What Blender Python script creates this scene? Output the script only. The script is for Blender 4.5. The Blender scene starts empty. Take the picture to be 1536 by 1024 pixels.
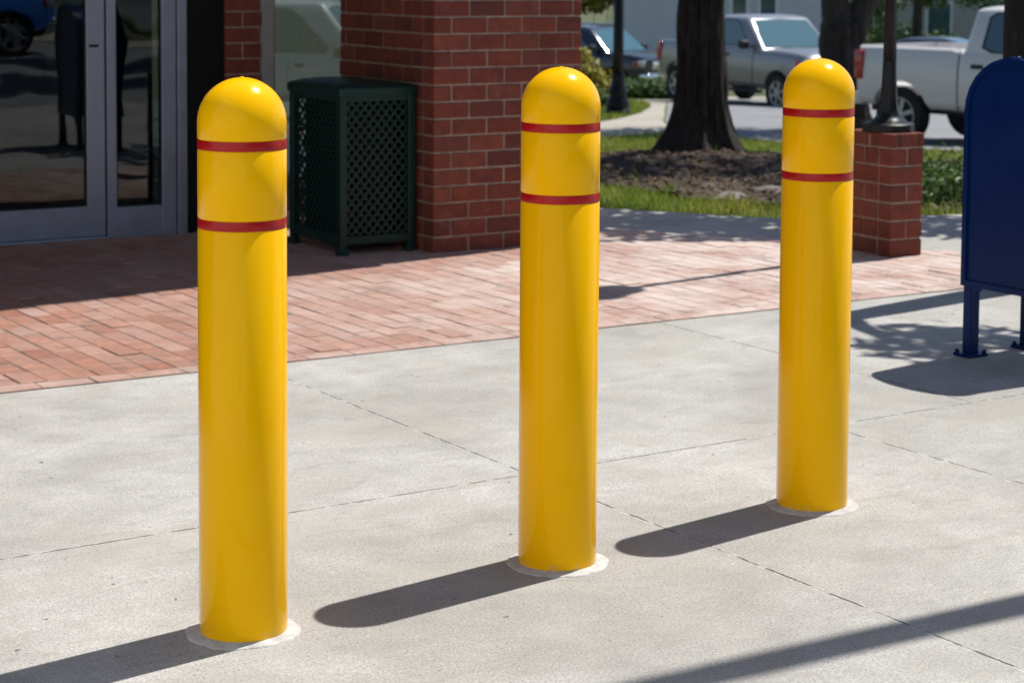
import bpy, bmesh, math, random
import numpy as np
from mathutils import Vector, Matrix, noise
random.seed(7); rng = np.random.default_rng(7)
SC = bpy.context.scene
COL = SC.collection
R = math.radians
# ------------------------------------------------------------------ scene frame
# X runs along the shop front, Y away from the street, Z up, metres; camera stands at the origin of XY
VF = Vector((0.5342, 0.8454)); VR = Vector((0.8454, -0.5342))      # view direction and its right, on the ground
KN = [(-50, 0), (12.6, 0), (29, -.97), (42, -1.36), (56, -1.92), (80, -2.2), (400, -2.2)]
def tz(x, y):                                                        # the ground falls gently away behind the pavement
    s = x*VF.x + y*VF.y
    for (a, za), (b, zb) in zip(KN, KN[1:]):
        if s <= b: return za + (zb-za)*max(0, s-a)/(b-a) if s > a else za
    return KN[-1][1]
def sr(s, r): return (s*VF.x + r*VR.x, s*VF.y + r*VR.y)
def srz(s, r, dz=0):
    x, y = sr(s, r); return Vector((x, y, tz(x, y)+dz))

# ------------------------------------------------------------------ object helpers
def tag(o, label=None, cat=None, group=None, kind=None):
    if label: o['label'] = label
    if cat: o['category'] = cat
    if group: o['group'] = group
    if kind: o['kind'] = kind
    return o
def empty(name, loc=(0, 0, 0), rz=0, label=None, cat=None, group=None):
    o = bpy.data.objects.new(name, None); COL.objects.link(o)
    o.location = loc; o.rotation_euler = (0, 0, rz); o.empty_display_size = .2
    return tag(o, label, cat, group)
def kids(o): return [c for c in COL.objects if c.parent == o]
def copy_tree(o, parent=None):
    c = o.copy(); COL.objects.link(c); c.parent = parent
    for ch in kids(o): copy_tree(ch, c)
    return c

class MB:
    def __init__(s): s.v = []; s.f = []; s.sm = []
    def add(s, vs, fs, smooth=False):
        n = len(s.v); s.v += [tuple(v) for v in vs]
        for f in fs: s.f.append(tuple(i+n for i in f)); s.sm.append(smooth)
        return s
    def box(s, x0, x1, y0, y1, z0, z1, M=None):
        vs = [Vector((x, y, z)) for z in (z0, z1) for x, y in ((x0, y0), (x1, y0), (x1, y1), (x0, y1))]
        if M: vs = [M @ v for v in vs]
        return s.add(vs, [(3, 2, 1, 0), (4, 5, 6, 7), (0, 1, 5, 4), (1, 2, 6, 5), (2, 3, 7, 6), (3, 0, 4, 7)])
    def bbox(s, x0, x1, y0, y1, z0, z1, b=.01, M=None, seg=2):
        bm = bmesh.new(); bmesh.ops.create_cube(bm, size=1)
        for v in bm.verts:
            v.co = Vector(((x0+x1)/2+v.co.x*(x1-x0), (y0+y1)/2+v.co.y*(y1-y0), (z0+z1)/2+v.co.z*(z1-z0)))
        bmesh.ops.bevel(bm, geom=bm.edges[:], offset=b, segments=seg, affect='EDGES', profile=.5)
        return s.bm(bm, M)
    def bm(s, bm, M=None, smooth=False):
        bm.verts.index_update()
        vs = [(M @ v.co) if M else v.co.copy() for v in bm.verts]
        fs = [[v.index for v in f.verts] for f in bm.faces]; bm.free()
        return s.add(vs, fs, smooth)
    def lathe(s, prof, n=32, M=None, smooth=True, wob=None):
        vs = []; fs = []
        for r, z in prof:
            for k in range(n):
                a = 2*math.pi*k/n; rr = r*(wob(a, z) if wob else 1)
                p = Vector((rr*math.cos(a), rr*math.sin(a), z)); vs.append(M @ p if M else p)
        m = len(prof)
        for i in range(m-1):
            for k in range(n):
                fs.append((i*n+k, i*n+(k+1) % n, (i+1)*n+(k+1) % n, (i+1)*n+k))
        if prof[0][0] > 1e-5: fs.append(tuple(reversed(range(n))))
        if prof[-1][0] > 1e-5: fs.append(tuple((m-1)*n+k for k in range(n)))
        return s.add(vs, fs, smooth)
    def tube(s, pts, rad, n=8, smooth=True, rfun=None):
        pts = [Vector(p) for p in pts]; vs = []; fs = []; m = len(pts); up = Vector((.3, .95, .1))
        for i, p in enumerate(pts):
            t = (pts[min(i+1, m-1)]-pts[max(i-1, 0)]).normalized()
            if abs(t.dot(up)) > .97: up = Vector((1, 0, .1))
            u = t.cross(up).normalized(); w = t.cross(u); up = -u.cross(t) if False else up
            for k in range(n):
                a = 2*math.pi*k/n; r = rad[i] if isinstance(rad, (list, tuple)) else rad
                if rfun: r = rfun(p, a, r, i)
                vs.append(p+(u*math.cos(a)+w*math.sin(a))*r)
        for i in range(m-1):
            for k in range(n): fs.append((i*n+k, i*n+(k+1) % n, (i+1)*n+(k+1) % n, (i+1)*n+k))
        fs.append(tuple(reversed(range(n)))); fs.append(tuple((m-1)*n+k for k in range(n)))
        return s.add(vs, fs, smooth)
    def prism(s, poly, z0, z1, M=None):
        n = len(poly); vs = [Vector((x, y, z0)) for x, y in poly]+[Vector((x, y, z1)) for x, y in poly]
        if M: vs = [M @ v for v in vs]
        return s.add(vs, [tuple(reversed(range(n))), tuple(range(n, 2*n))]+[(k, (k+1) % n, n+(k+1) % n, n+k) for k in range(n)])
    def build(s, name, m, parent=None, sharp=None, fix=True):
        me = bpy.data.meshes.new(name); me.from_pydata(s.v, [], s.f); me.update()
        me.polygons.foreach_set('use_smooth', s.sm)
        if fix:
            b = bmesh.new(); b.from_mesh(me); bmesh.ops.recalc_face_normals(b, faces=b.faces[:]); b.to_mesh(me); b.free()
        if sharp: 
            me.polygons.foreach_set('use_smooth', [True]*len(me.polygons)); me.set_sharp_from_angle(angle=R(sharp))
        if m: me.materials.append(m)
        o = bpy.data.objects.new(name, me); COL.objects.link(o); o.parent = parent
        return o

# ------------------------------------------------------------------ material helpers
class NB:
    def __init__(s, name):
        s.m = bpy.data.materials.new(name); s.m.use_nodes = True; s.t = s.m.node_tree; s.n = s.t.nodes
        s.b = s.n['Principled BSDF']; s.out = s.n['Material Output']
    def l(s, a, b): s.t.links.new(a, b)
    def put(s, sock, v):
        if hasattr(v, 'is_output'): s.l(v, sock)
        elif isinstance(v, (tuple, list)) and sock.type == 'RGBA': sock.default_value = (*v[:3], 1)
        else: sock.default_value = v
    def pos(s): return s.n.new('ShaderNodeNewGeometry').outputs['Position']
    def obj(s): return s.n.new('ShaderNodeTexCoord').outputs['Object']
    def rnd(s): return s.n.new('ShaderNodeNewGeometry').outputs['Random Per Island']
    def sep(s, v):
        n = s.n.new('ShaderNodeSeparateXYZ'); s.l(v, n.inputs[0]); return n.outputs
    def vmul(s, v, k):
        n = s.n.new('ShaderNodeVectorMath'); n.operation = 'MULTIPLY'; s.l(v, n.inputs[0]); n.inputs[1].default_value = k; return n.outputs[0]
    def vadd(s, v, f, k):
        a = s.n.new('ShaderNodeVectorMath'); a.operation = 'ADD'; s.l(v, a.inputs[0]); s.l(s.math('MULTIPLY', s.math('SUBTRACT', f, .5), k), a.inputs[1]); return a.outputs[0]
    def math(s, op, a, b=0., c=None):
        n = s.n.new('ShaderNodeMath'); n.operation = op; s.put(n.inputs[0], a); s.put(n.inputs[1], b)
        if c is not None: s.put(n.inputs[2], c)
        return n.outputs[0]
    def noise(s, v, sc, det=4, rough=.55, dist=0):
        n = s.n.new('ShaderNodeTexNoise'); s.l(v, n.inputs['Vector']); n.inputs['Scale'].default_value = sc
        n.inputs['Detail'].default_value = det; n.inputs['Roughness'].default_value = rough; n.inputs['Distortion'].default_value = dist
        return n.outputs['Fac']
    def voro(s, v, sc, out='Distance', flat=False):
        n = s.n.new('ShaderNodeTexVoronoi'); n.voronoi_dimensions = '2D' if flat else '3D'; s.l(v, n.inputs['Vector']); n.inputs['Scale'].default_value = sc; return n.outputs[out]
    def ramp(s, f, stops):
        n = s.n.new('ShaderNodeValToRGB'); s.l(f, n.inputs[0]); e = n.color_ramp.elements
        while len(e) < len(stops): e.new(.5)
        for el, (p, c) in zip(e, stops):
            el.position = p; el.color = (*c, 1) if isinstance(c, tuple) else (c, c, c, 1)
        return n.outputs[0]
    def rng(s, f, a, b, c=0., d=1.):
        n = s.n.new('ShaderNodeMapRange'); s.put(n.inputs[0], f)
        for k, v in zip((1, 2, 3, 4), (a, b, c, d)): n.inputs[k].default_value = v
        return n.outputs[0]
    def mix(s, f, a, b, mode='MIX'):
        n = s.n.new('ShaderNodeMix'); n.data_type = 'RGBA'; n.blend_type = mode
        s.put(n.inputs['Factor'], f); s.put(n.inputs['A'], a); s.put(n.inputs['B'], b); return n.outputs['Result']
    def bump(s, h, dist=.003, st=1., prev=None):
        n = s.n.new('ShaderNodeBump'); s.l(h, n.inputs['Height']); n.inputs['Distance'].default_value = dist; n.inputs['Strength'].default_value = st
        if prev: s.l(prev, n.inputs['Normal'])
        s.l(n.outputs[0], s.b.inputs['Normal']); return n.outputs[0]
    def set(s, **k):
        for a, v in k.items(): s.put(s.b.inputs[a.replace('_', ' ')], v)
        return s.m
def plain(name, c, rough=.6, metal=0., var=.0, scale=8, spec=.5, coat=0., bump=0.):
    n = NB(name)
    if var:
        f = n.noise(n.obj(), scale, 5, .6)
        col = n.mix(n.rng(f, .3, .7), tuple(x*(1-var) for x in c), tuple(min(1, x*(1+var)) for x in c)); n.put(n.b.inputs['Base Color'], col)
        n.put(n.b.inputs['Roughness'], n.rng(f, .3, .7, max(.02, rough*.8), min(1, rough*1.2)))
        if bump: n.bump(n.noise(n.obj(), scale*8, 4), bump)
    else: n.set(Base_Color=c, Roughness=rough)
    n.set(Metallic=metal); n.b.inputs['Specular IOR Level'].default_value = spec
    n.b.inputs['Coat Weight'].default_value = coat; n.b.inputs['Coat Roughness'].default_value = .06
    return n.m

def mat_concrete():
    n = NB('concrete'); P = n.pos(); x, y, z = n.sep(P)
    big = n.noise(P, .9, 6, .62, .4); mid = n.noise(P, 5, 6, .65); fine = n.noise(P, 55, 4, .7); grain = n.noise(P, 150, 4, .75)
    c = n.mix(n.rng(big, .38, .62), (.42, .40, .365), (.63, .61, .575))
    c = n.mix(n.rng(mid, .3, .68), n.mix(1., c, (.71, .71, .70), 'MULTIPLY'), c)
    # trowelled, smeared patches
    st = n.noise(n.vmul(P, (1.2, 4.5, 1)), 1.6, 7, .7, 1.2)
    c = n.mix(n.rng(st, .53, .7, 0, .6), c, (.33, .315, .28))
    st2 = n.noise(n.vmul(P, (3.4, 1.1, 1)), 2.1, 7, .72, 1.5)
    c = n.mix(n.rng(st2, .58, .76, 0, .42), c, (.56, .54, .5))
    c = n.mix(n.rng(fine, .32, .72, .5, 0), c, (.28, .265, .24))
    c = n.mix(n.rng(grain, .36, .52, .8, 0), c, (.2, .19, .172))
    c = n.mix(n.rng(grain, .56, .7, 0, .55), c, (.68, .66, .62))
    ol = n.noise(n.vmul(P, (1.3, 2.2, 1)), 1.15, 8, .74, .8); c = n.mix(n.rng(ol, .5, .68, 0, .7), c, (.37, .35, .285))
    ol2 = n.noise(n.vmul(P, (2., 5., 1)), 2.6, 6, .7, .6); c = n.mix(n.rng(ol2, .56, .7, 0, .6), c, (.27, .255, .215))
    # pits and dark specks
    Pw = n.vadd(P, n.noise(P, 40, 2), .03); v = n.voro(Pw, 7, flat=True); gate = n.noise(P, 6.1, 2)
    c = n.mix(n.math('MULTIPLY', n.math('LESS_THAN', v, n.rng(gate, .54, .78, .0, .08)), n.rng(gate, .54, .66, .2, .9)), c, (.10, .095, .085))
    v2 = n.voro(P, 26, flat=True); c = n.mix(n.math('MULTIPLY', n.math('LESS_THAN', v2, .07), n.rng(n.noise(P, 4.3, 2), .46, .62, 0, .75)), c, (.15, .14, .125))
    # joints
    wob = n.math('MULTIPLY', n.math('SUBTRACT', n.noise(P, 18, 4, .7), .5), .007)
    wob2 = n.math('MULTIPLY', n.math('SUBTRACT', n.noise(P, 90, 3, .7), .5), .004)
    wx = n.math('ADD', n.math('ADD', x, wob), wob2)
    dl = n.math('SUBTRACT', y, n.math('ADD', n.math('MULTIPLY', n.math('SUBTRACT', x, 1.65), .03), 5.035))  # the cross joint runs at a slight angle
    yj = n.math('ADD', n.math('ADD', dl, wob), wob2)
    near = n.math('LESS_THAN', dl, 0); far = n.math('GREATER_THAN', dl, 0)
    def d(v, c, g=None):
        a = n.math('ABSOLUTE', n.math('SUBTRACT', v, c))
        return a if g is None else n.math('ADD', a, n.math('MULTIPLY', n.math('SUBTRACT', 1., g), 9.))
    ds = [d(wx, 3.278), d(wx, 4.475, near), d(wx, 5.163, far), d(wx, 5.9, near), d(wx, 7.2), d(wx, 8.7), d(wx, .6), d(wx, -1.2), d(wx, -3.), d(yj, 0.), d(yj, -2.2)]
    dm = ds[0]
    for q in ds[1:]: dm = n.math('MINIMUM', dm, q)
    brk = n.rng(n.noise(P, 13, 3), .4, .52, .1, 1.)
    j = n.math('MULTIPLY', n.rng(dm, .002, .0048, .9, 0), brk)
    soil = n.rng(dm, .004, .05, .3, 0)
    c = n.mix(n.math('MULTIPLY', soil, n.rng(n.noise(P, 11, 4), .4, .65)), c, (.27, .255, .225))
    lip = n.math('MULTIPLY', n.math('MULTIPLY', n.rng(dm, .0065, .010, 1, 0), n.rng(dm, .003, .0055)), n.rng(n.noise(P, 35, 2), .46, .62, 0, .8))
    c = n.mix(lip, c, (.66, .64, .59))
    c = n.mix(j, c, (.075, .068, .06))
    h = n.math('ADD', n.math('ADD', n.math('MULTIPLY', fine, .45), n.math('MULTIPLY', grain, .35)), n.math('MULTIPLY', mid, .6))
    h = n.math('SUBTRACT', h, n.math('MULTIPLY', j, 2.2))
    n.bump(h, .004, .75)
    return n.set(Base_Color=c, Roughness=.88)

def mat_bricks(name, ramp, pale=None, rough=.85):
    n = NB(name); P = n.pos(); r = n.rnd()
    c = n.ramp(r, ramp)
    f = n.noise(P, 14, 6, .7); g = n.noise(P, 120, 4, .7); b = n.noise(P, 1.7, 4, .6)
    c = n.mix(n.rng(f, .32, .66, 0, .8), c, n.mix(1., c, (.55, .56, .6), 'MULTIPLY'))
    c = n.mix(n.rng(g, .3, .48, .45, 0), c, n.mix(1., c, (.45, .42, .42), 'MULTIPLY'))
    if pale:
        a = n.n.new('ShaderNodeAttribute'); a.attribute_name = 'pale'
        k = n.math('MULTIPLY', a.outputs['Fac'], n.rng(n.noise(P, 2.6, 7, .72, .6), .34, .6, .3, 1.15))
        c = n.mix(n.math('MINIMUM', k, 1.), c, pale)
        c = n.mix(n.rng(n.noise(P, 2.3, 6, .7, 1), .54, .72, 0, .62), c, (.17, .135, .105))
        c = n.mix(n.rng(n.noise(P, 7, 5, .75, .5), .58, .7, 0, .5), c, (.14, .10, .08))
    else:
        c = n.mix(n.rng(n.noise(P, 6, 6, .75, .6), .6, .72, 0, .4), c, (.30, .2, .15))
        c = n.mix(n.rng(n.noise(P, 9, 6, .75), .55, .68, 0, .6), c, (.07, .03, .02))
    n.bump(n.math('ADD', n.math('MULTIPLY', f, 1.), n.math('MULTIPLY', g, .5)), .004, .8)
    return n.set(Base_Color=c, Roughness=rough)

def mat_leaf(name, ramp, rough=.55, trans=.25, patch=None):
    n = NB(name); c = n.ramp(n.rnd(), ramp)
    if patch: c = n.mix(n.rng(n.noise(n.pos(), 1.1, 5, .7), .46, .62, 0, .75), c, patch)
    n.set(Base_Color=c, Roughness=rough)
    tr = n.n.new('ShaderNodeBsdfTranslucent'); n.l(c, tr.inputs['Color'])
    mx = n.n.new('ShaderNodeMixShader'); mx.inputs[0].default_value = trans
    n.l(n.b.outputs[0], mx.inputs[1]); n.l(tr.outputs[0], mx.inputs[2]); n.l(mx.outputs[0], n.out.inputs['Surface'])
    return n.m
def mat_glass(name, tint=(.8, .86, .85), lo=.07, hi=.75, rough=.0, bumpy=0.):
    n = NB(name); n.n.remove(n.b)
    t = n.n.new('ShaderNodeBsdfTransparent'); t.inputs[0].default_value = (*tint, 1)
    g = n.n.new('ShaderNodeBsdfGlossy'); g.inputs['Roughness'].default_value = rough; g.inputs[0].default_value = (.95, .97, 1, 1)
    fr = n.n.new('ShaderNodeFresnel'); fr.inputs[0].default_value = 1.5
    if bumpy:
        bp = n.n.new('ShaderNodeBump'); n.l(n.noise(n.pos(), 1.4, 2), bp.inputs['Height']); bp.inputs['Distance'].default_value = bumpy
        n.l(bp.outputs[0], g.inputs['Normal'])
    mx = n.n.new('ShaderNodeMixShader'); n.l(n.math('MINIMUM', n.math('MULTIPLY', fr.outputs[0], lo), hi), mx.inputs[0])
    n.l(t.outputs[0], mx.inputs[1]); n.l(g.outputs[0], mx.inputs[2]); n.l(mx.outputs[0], n.out.inputs['Surface'])
    return n.m
def mat_yellow():
    n = NB('yellow_plastic'); P = n.obj()
    f = n.noise(P, 3, 5, .6); g = n.noise(n.vmul(P, (9, 9, .8)), 3, 5, .7)
    c = n.mix(n.rng(f, .3, .7), (.97, .492, .0008), (.98, .528, .0012))
    c = n.mix(n.rng(g, .62, .8, 0, .07), c, (.62, .33, .01))
    v = n.voro(P, 23); c = n.mix(n.math('MULTIPLY', n.math('LESS_THAN', v, .035), n.rng(n.noise(P, 6, 2), .55, .62, 0, .6)), c, (.35, .22, .03))
    z = n.sep(P)[2]
    c = n.mix(n.math('MULTIPLY', n.rng(z, .0, .03, .6, 0), n.rng(n.noise(P, 30, 4, .7), .54, .66)), c, (.42, .36, .25))
    n.bump(n.noise(P, 2.2, 3, .5), .0012, .5)
    n.b.inputs['Coat Weight'].default_value = .10; n.b.inputs['Coat Roughness'].default_value = .05; n.b.inputs['Specular IOR Level'].default_value = .34; n.b.inputs['Specular Tint'].default_value = (1, .72, .12, 1)
    return n.set(Base_Color=c, Roughness=n.rng(f, .3, .7, .13, .22))
def mat_bark(name, a, b):
    n = NB(name); P = n.obj(); V = n.vmul(P, (7, 7, 1.3))
    f = n.noise(V, 3.2, 7, .72, .6); g = n.noise(P, 40, 5, .7)
    c = n.mix(n.rng(f, .35, .68), a, b); c = n.mix(n.rng(g, .3, .6, .4, 0), c, tuple(k*.5 for k in a))
    c = n.mix(n.rng(n.noise(P, 4, 5, .7), .58, .7, 0, .3), c, (.17, .16, .12))
    n.bump(n.math('ADD', f, n.math('MULTIPLY', g, .3)), .05, .9)
    return n.set(Base_Color=c, Roughness=.95)
def mat_ground(name, a, b, c3=None, sc=3, bump=.01, rough=.95, gr=80):
    n = NB(name); P = n.pos(); f = n.noise(P, sc, 6, .7, .3); g = n.noise(P, gr, 4, .7)
    c = n.mix(n.rng(f, .33, .68), a, b)
    if c3: c = n.mix(n.rng(n.noise(P, sc*.4, 5, .7), .52, .68, 0, .8), c, c3)
    c = n.mix(n.rng(g, .3, .7, .5, 0), c, tuple(k*.45 for k in a))
    n.bump(n.math('ADD', f, g), bump, .8)
    return n.set(Base_Color=c, Roughness=rough)
def mat_siding(name, c, w=.16):
    n = NB(name); z = n.sep(n.obj())[2]
    fr = n.math('FRACT', n.math('DIVIDE', z, w)); f = n.noise(n.obj(), 2, 4)
    col = n.mix(n.rng(fr, .0, .08, .55, 0), n.mix(n.rng(f, .3, .7), tuple(k*.9 for k in c), c), tuple(k*.4 for k in c))
    n.bump(fr, .015, .8); return n.set(Base_Color=col, Roughness=.6)
M = {}
M['concrete'] = mat_concrete()
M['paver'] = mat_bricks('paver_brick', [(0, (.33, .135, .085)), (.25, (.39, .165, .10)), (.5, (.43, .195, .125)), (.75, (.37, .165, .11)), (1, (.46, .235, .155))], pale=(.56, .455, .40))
M['brick'] = mat_bricks('wall_brick', [(0, (.15, .036, .021)), (.2, (.22, .046, .023)), (.45, (.25, .055, .027)), (.65, (.20, .042, .024)), (.85, (.27, .068, .035)), (1, (.13, .032, .023))])
M['mortar'] = plain('mortar', (.31, .225, .17), .95, var=.35, scale=20)
def mat_sand():
    n = NB('joint_sand'); P = n.pos(); x = n.sep(P)[0]
    k = n.math('MULTIPLY', n.rng(x, 3.2, 6.2), n.rng(n.noise(P, 3, 6, .7), .3, .6, .3, 1.))
    c = n.mix(n.rng(n.noise(P, 9, 5), .35, .65), (.10, .075, .058), (.24, .18, .14))
    return n.set(Base_Color=n.mix(k, c, (.47, .38, .33)), Roughness=.95)
M['sand'] = mat_sand()
M['yellow'] = mat_yellow()
M['red'] = plain('red_band', (.40, .004, .006), .3, var=.12, scale=12, spec=.3, coat=.1)
M['grout'] = plain('grout', (.50, .49, .46), .9, var=.3, scale=18, bump=.003)
M['alu'] = plain('anodised_aluminium', (.29, .32, .385), .42, .5, var=.1, scale=5)
M['steel'] = plain('satin_steel', (.5, .5, .5), .3, 1.)
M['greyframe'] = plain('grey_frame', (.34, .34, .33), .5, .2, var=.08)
M['blackpanel'] = plain('black_panel', (.006, .0055, .0055), .6, spec=.2)
M['rubber'] = plain('rubber', (.015, .015, .016), .8, var=.2)
M['green'] = plain('dark_green_paint', (.003, .026, .019), .4, var=.2, scale=14, spec=.35)
M['liner'] = plain('bin_liner', (.004, .0045, .0045), .6, var=.4, scale=14, spec=.15)
M['black'] = plain('black_paint', (.006, .007, .008), .42, var=.2, scale=10, spec=.3)
M['mailblue'] = plain('mailbox_blue', (.0008, .017, .095), .34, var=.15, scale=4, spec=.16)
M['glass'] = mat_glass('door_glass', (.5, .54, .53), 1.15, .9, bumpy=.003)
M['clear'] = mat_glass('clear_glass', (.95, .965, .96), 1.5, .9)
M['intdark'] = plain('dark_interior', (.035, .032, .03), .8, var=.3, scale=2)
M['curtain'] = plain('olive_curtain', (.17, .19, .15), .9, var=.2, scale=5)
M['stucco'] = plain('white_stucco', (.80, .805, .82), .8, var=.06, scale=3)
M['ceil'] = plain('soffit', (.30, .28, .26), .8, var=.1)
M['asphalt'] = mat_ground('asphalt', (.24, .243, .25), (.30, .30, .305), (.21, .21, .215), 1.2, .006, .9, 130)
M['darkasphalt'] = mat_ground('road_asphalt', (.045, .045, .047), (.065, .065, .065), None, 1.5, .006, .9, 130)
M['path'] = mat_ground('path_concrete', (.40, .36, .29), (.5, .45, .37), (.33, .30, .25), 1.4, .006, .9, 90)
M['lawn'] = mat_ground('lawn_soil', (.075, .09, .035), (.12, .14, .055), (.14, .125, .06), 1.6, .03, .95, 60)
M['mulch'] = mat_ground('mulch', (.05, .029, .018), (.11, .066, .042), (.035, .022, .015), 3, .05, .95, 45)
M['chip'] = mat_leaf('mulch_chip', [(0, (.03, .017, .01)), (.5, (.08, .045, .026)), (.92, (.13, .08, .05)), (1, (.22, .165, .12))], .9, 0.)
M['blade'] = mat_leaf('grass_blade', [(0, (.09, .17, .012)), (.4, (.17, .28, .02)), (.75, (.27, .35, .03)), (1, (.38, .36, .12))], .6, .42, (.40, .36, .07))
M['leaf'] = mat_leaf('tree_leaf', [(0, (.03, .07, .012)), (.5, (.055, .11, .02)), (1, (.09, .15, .03))])
M['hedge'] = mat_leaf('hedge_leaf', [(0, (.03, .07, .012)), (.5, (.06, .13, .02)), (1, (.12, .19, .03))])
M['ybush'] = mat_leaf('yellow_leaf', [(0, (.22, .20, .02)), (.5, (.36, .31, .03)), (1, (.46, .40, .06))])
M['bark'] = mat_bark('bark', (.024, .019, .015), (.105, .086, .068))
M['bark2'] = mat_bark('dark_bark', (.006, .005, .0045), (.012, .01, .009))
M['stone'] = plain('stone', (.17, .15, .13), .9, var=.3, scale=10)
M['siding'] = mat_siding('white_siding', (.66, .69, .74))
M['siding2'] = mat_siding('grey_siding', (.45, .45, .44), .2)
M['fence'] = plain('fence_wood', (.07, .05, .04), .9, var=.4, scale=4)
M['shingle'] = plain('roof_shingle', (.09, .085, .08), .9, var=.3, scale=5)
M['silver'] = plain('silver_beige_paint', (.74, .715, .70), .3, .05, coat=.4)
M['grey'] = plain('grey_car_paint', (.27, .27, .285), .26, .35, coat=.5)
M['navy'] = plain('dark_car_paint', (.035, .042, .055), .22, .4, coat=.7)
M['bluecar'] = plain('blue_car_paint', (.03, .22, .85), .25, .0, coat=.7)
M['whitecar'] = plain('white_car_paint', (.78, .80, .80), .25, 0, coat=.6)
M['carglass'] = plain('car_glass', (.02, .08, .10), .05, .0, spec=1., coat=.8)  # bluish base colour stands in for reflected sky
M['windscreen'] = plain('windscreen_glass', (.05, .14, .17), .05, spec=1., coat=.8)  # paler blue than the other panes: sky reflection put into the base colour
M['chrome'] = plain('chrome', (.75, .76, .78), .12, 1.)
M['lens'] = plain('clear_lens', (.55, .56, .58), .1, .3, coat=.8)
M['tail'] = plain('red_lens', (.45, .008, .01), .15, coat=.8)
M['tyre'] = plain('tyre', (.014, .014, .014), .85, var=.2)
M['rim'] = plain('alloy', (.42, .42, .43), .35, .7)
M['darkplastic'] = plain('dark_plastic', (.02, .02, .022), .6)

# ------------------------------------------------------------------ ground sheets
def sheet(name, poly, m, dz=0., step=1.5, mound=None, drape=True):
    bm = bmesh.new(); vs = [bm.verts.new((x, y, 0)) for x, y in poly]; bm.faces.new(vs)
    if drape:
        cuts = [k[0] for k in KN[1:-1]]
        ss = [v.co.x*VF.x+v.co.y*VF.y for v in bm.verts]; a, b = min(ss), max(ss)
        if mound: cuts += list(np.arange(a+step, b, step))
        for c in cuts:
            if a < c < b: bmesh.ops.bisect_plane(bm, geom=bm.verts[:]+bm.edges[:]+bm.faces[:], plane_co=(c*VF.x, c*VF.y, 0), plane_no=(VF.x, VF.y, 0), dist=1e-5)
        if mound:
            rr = [v.co.x*VR.x+v.co.y*VR.y for v in bm.verts]
            for c in np.arange(min(rr)+step, max(rr), step):
                bmesh.ops.bisect_plane(bm, geom=bm.verts[:]+bm.edges[:]+bm.faces[:], plane_co=(c*VR.x, c*VR.y, 0), plane_no=(VR.x, VR.y, 0), dist=1e-5)
        bmesh.ops.triangulate(bm, faces=[f for f in bm.faces if len(f.verts) > 4])
    for v in bm.verts:
        v.co.z = (tz(v.co.x, v.co.y) if drape else 0)+dz+(mound(v.co.x, v.co.y) if mound else 0)
    for f in bm.faces:
        f.smooth = bool(mound)
        if f.normal.z < 0: f.normal_flip()
    me = bpy.data.meshes.new(name); bm.to_mesh(me); bm.free(); me.materials.append(m)
    o = bpy.data.objects.new(name, me); COL.objects.link(o); return tag(o, kind='structure')
BIG = 320
PATH_EDGE = [(6.28, 12.4), (6.75, 11.4), (7.29, 10.48), (7.93, 9.52), (9.03, 9.13), (10.6, 8.75), (16, 8.2)]
sheet('ground', [(-BIG, -BIG), (BIG, -BIG), (BIG, BIG), (-BIG, BIG)], M['lawn'], -.06)
sheet('pavement', [(-30, .9), (26, .9), (26, 7.2), *reversed(PATH_EDGE), (6.28, 16.5), (-30, 16.5)], M['concrete'], 0, drape=False)
kb = MB(); kb.bbox(-30, 26, .74, .897, -.2, .004, .02); tag(kb.build('kerb', M['path']), kind='structure')
sheet('road', [(-60, -16), (60, -16), (60, .738), (-60, .738)], M['asphalt'], -.05, drape=False)
sheet('far_pavement', [(-60, -20), (60, -20), (60, -16.02), (-60, -16.02)], M['path'], -.03, drape=False)
lot_rs = [(30.8, 3.25), (29.3, 3.88), (26.6, 5.3), (26.2, 6.2), (24, 12), (22, 24), (60, 40), (50, 20), (48.2, 6), (47.6, 3.75), (45, 3.4), (41, 3.1), (35, 2.62)]
sheet('parking_lot', [sr(*q) for q in lot_rs], M['asphalt'], -.035)
sheet('path', [sr(*q) for q in [(29.4, -4), (29.9, .9), (31.5, 2.1), (30.8, 3.22), (35, 2.6), (41, 3.08), (45.5, 3.42), (47.5, 3.7), (47.7, 2.6), (45, 2.95), (42, 2.85), (39, 2.45), (36.5, 1.9), (34.6, 1.3), (33.4, .2), (33, -4)]], M['path'], -.045)
sheet('bounce_driveway', [sr(*q) for q in [(15.5, -9), (15.5, -1.0), (30, -.9), (33.2, -.9), (33.2, .1), (44, -.2), (44, -9)]], M['asphalt'], -.05)  # grey ground behind the window, added to bounce neutral light onto the van
sheet('far_path', [sr(*q) for q in [(49.2, 2.5), (48.3, 4.2), (49, 7), (51, 14), (52, 14), (51, 7), (50.4, 4.2), (51.4, 2.5)]], M['path'], -.04)
def bed_mound(x, y):
    d = math.hypot(x-12.4, y-16.1); k = max(0, 1-d/2.6)
    return .16*k*k*(3-2*k)+.035*noise.noise(Vector((x*1.6, y*1.6, 3)))+.02*noise.noise(Vector((x*5, y*5, 1)))
BED = [(15.4, 1.15), (14.5, 1.3), (14.0, 1.85), (13.6, 2.4), (13.2, 3.0), (13.4, 6), (14.6, 7.5), (18, 7), (22, 5), (23.3, 3.2), (23.6, 2.), (22.8, .9), (20, .3), (17.4, .55), (16.4, .8)]
sheet('mulch', [sr(*q) for q in BED], M['mulch'], -.03, .3, bed_mound)
def inside(px, py, poly):
    c = False; n = len(poly)
    for i in range(n):
        x0, y0 = poly[i]; x1, y1 = poly[i-1]
        if (y0 > py) != (y1 > py) and px < (x1-x0)*(py-y0)/(y1-y0)+x0: c = not c
    return c
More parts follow.
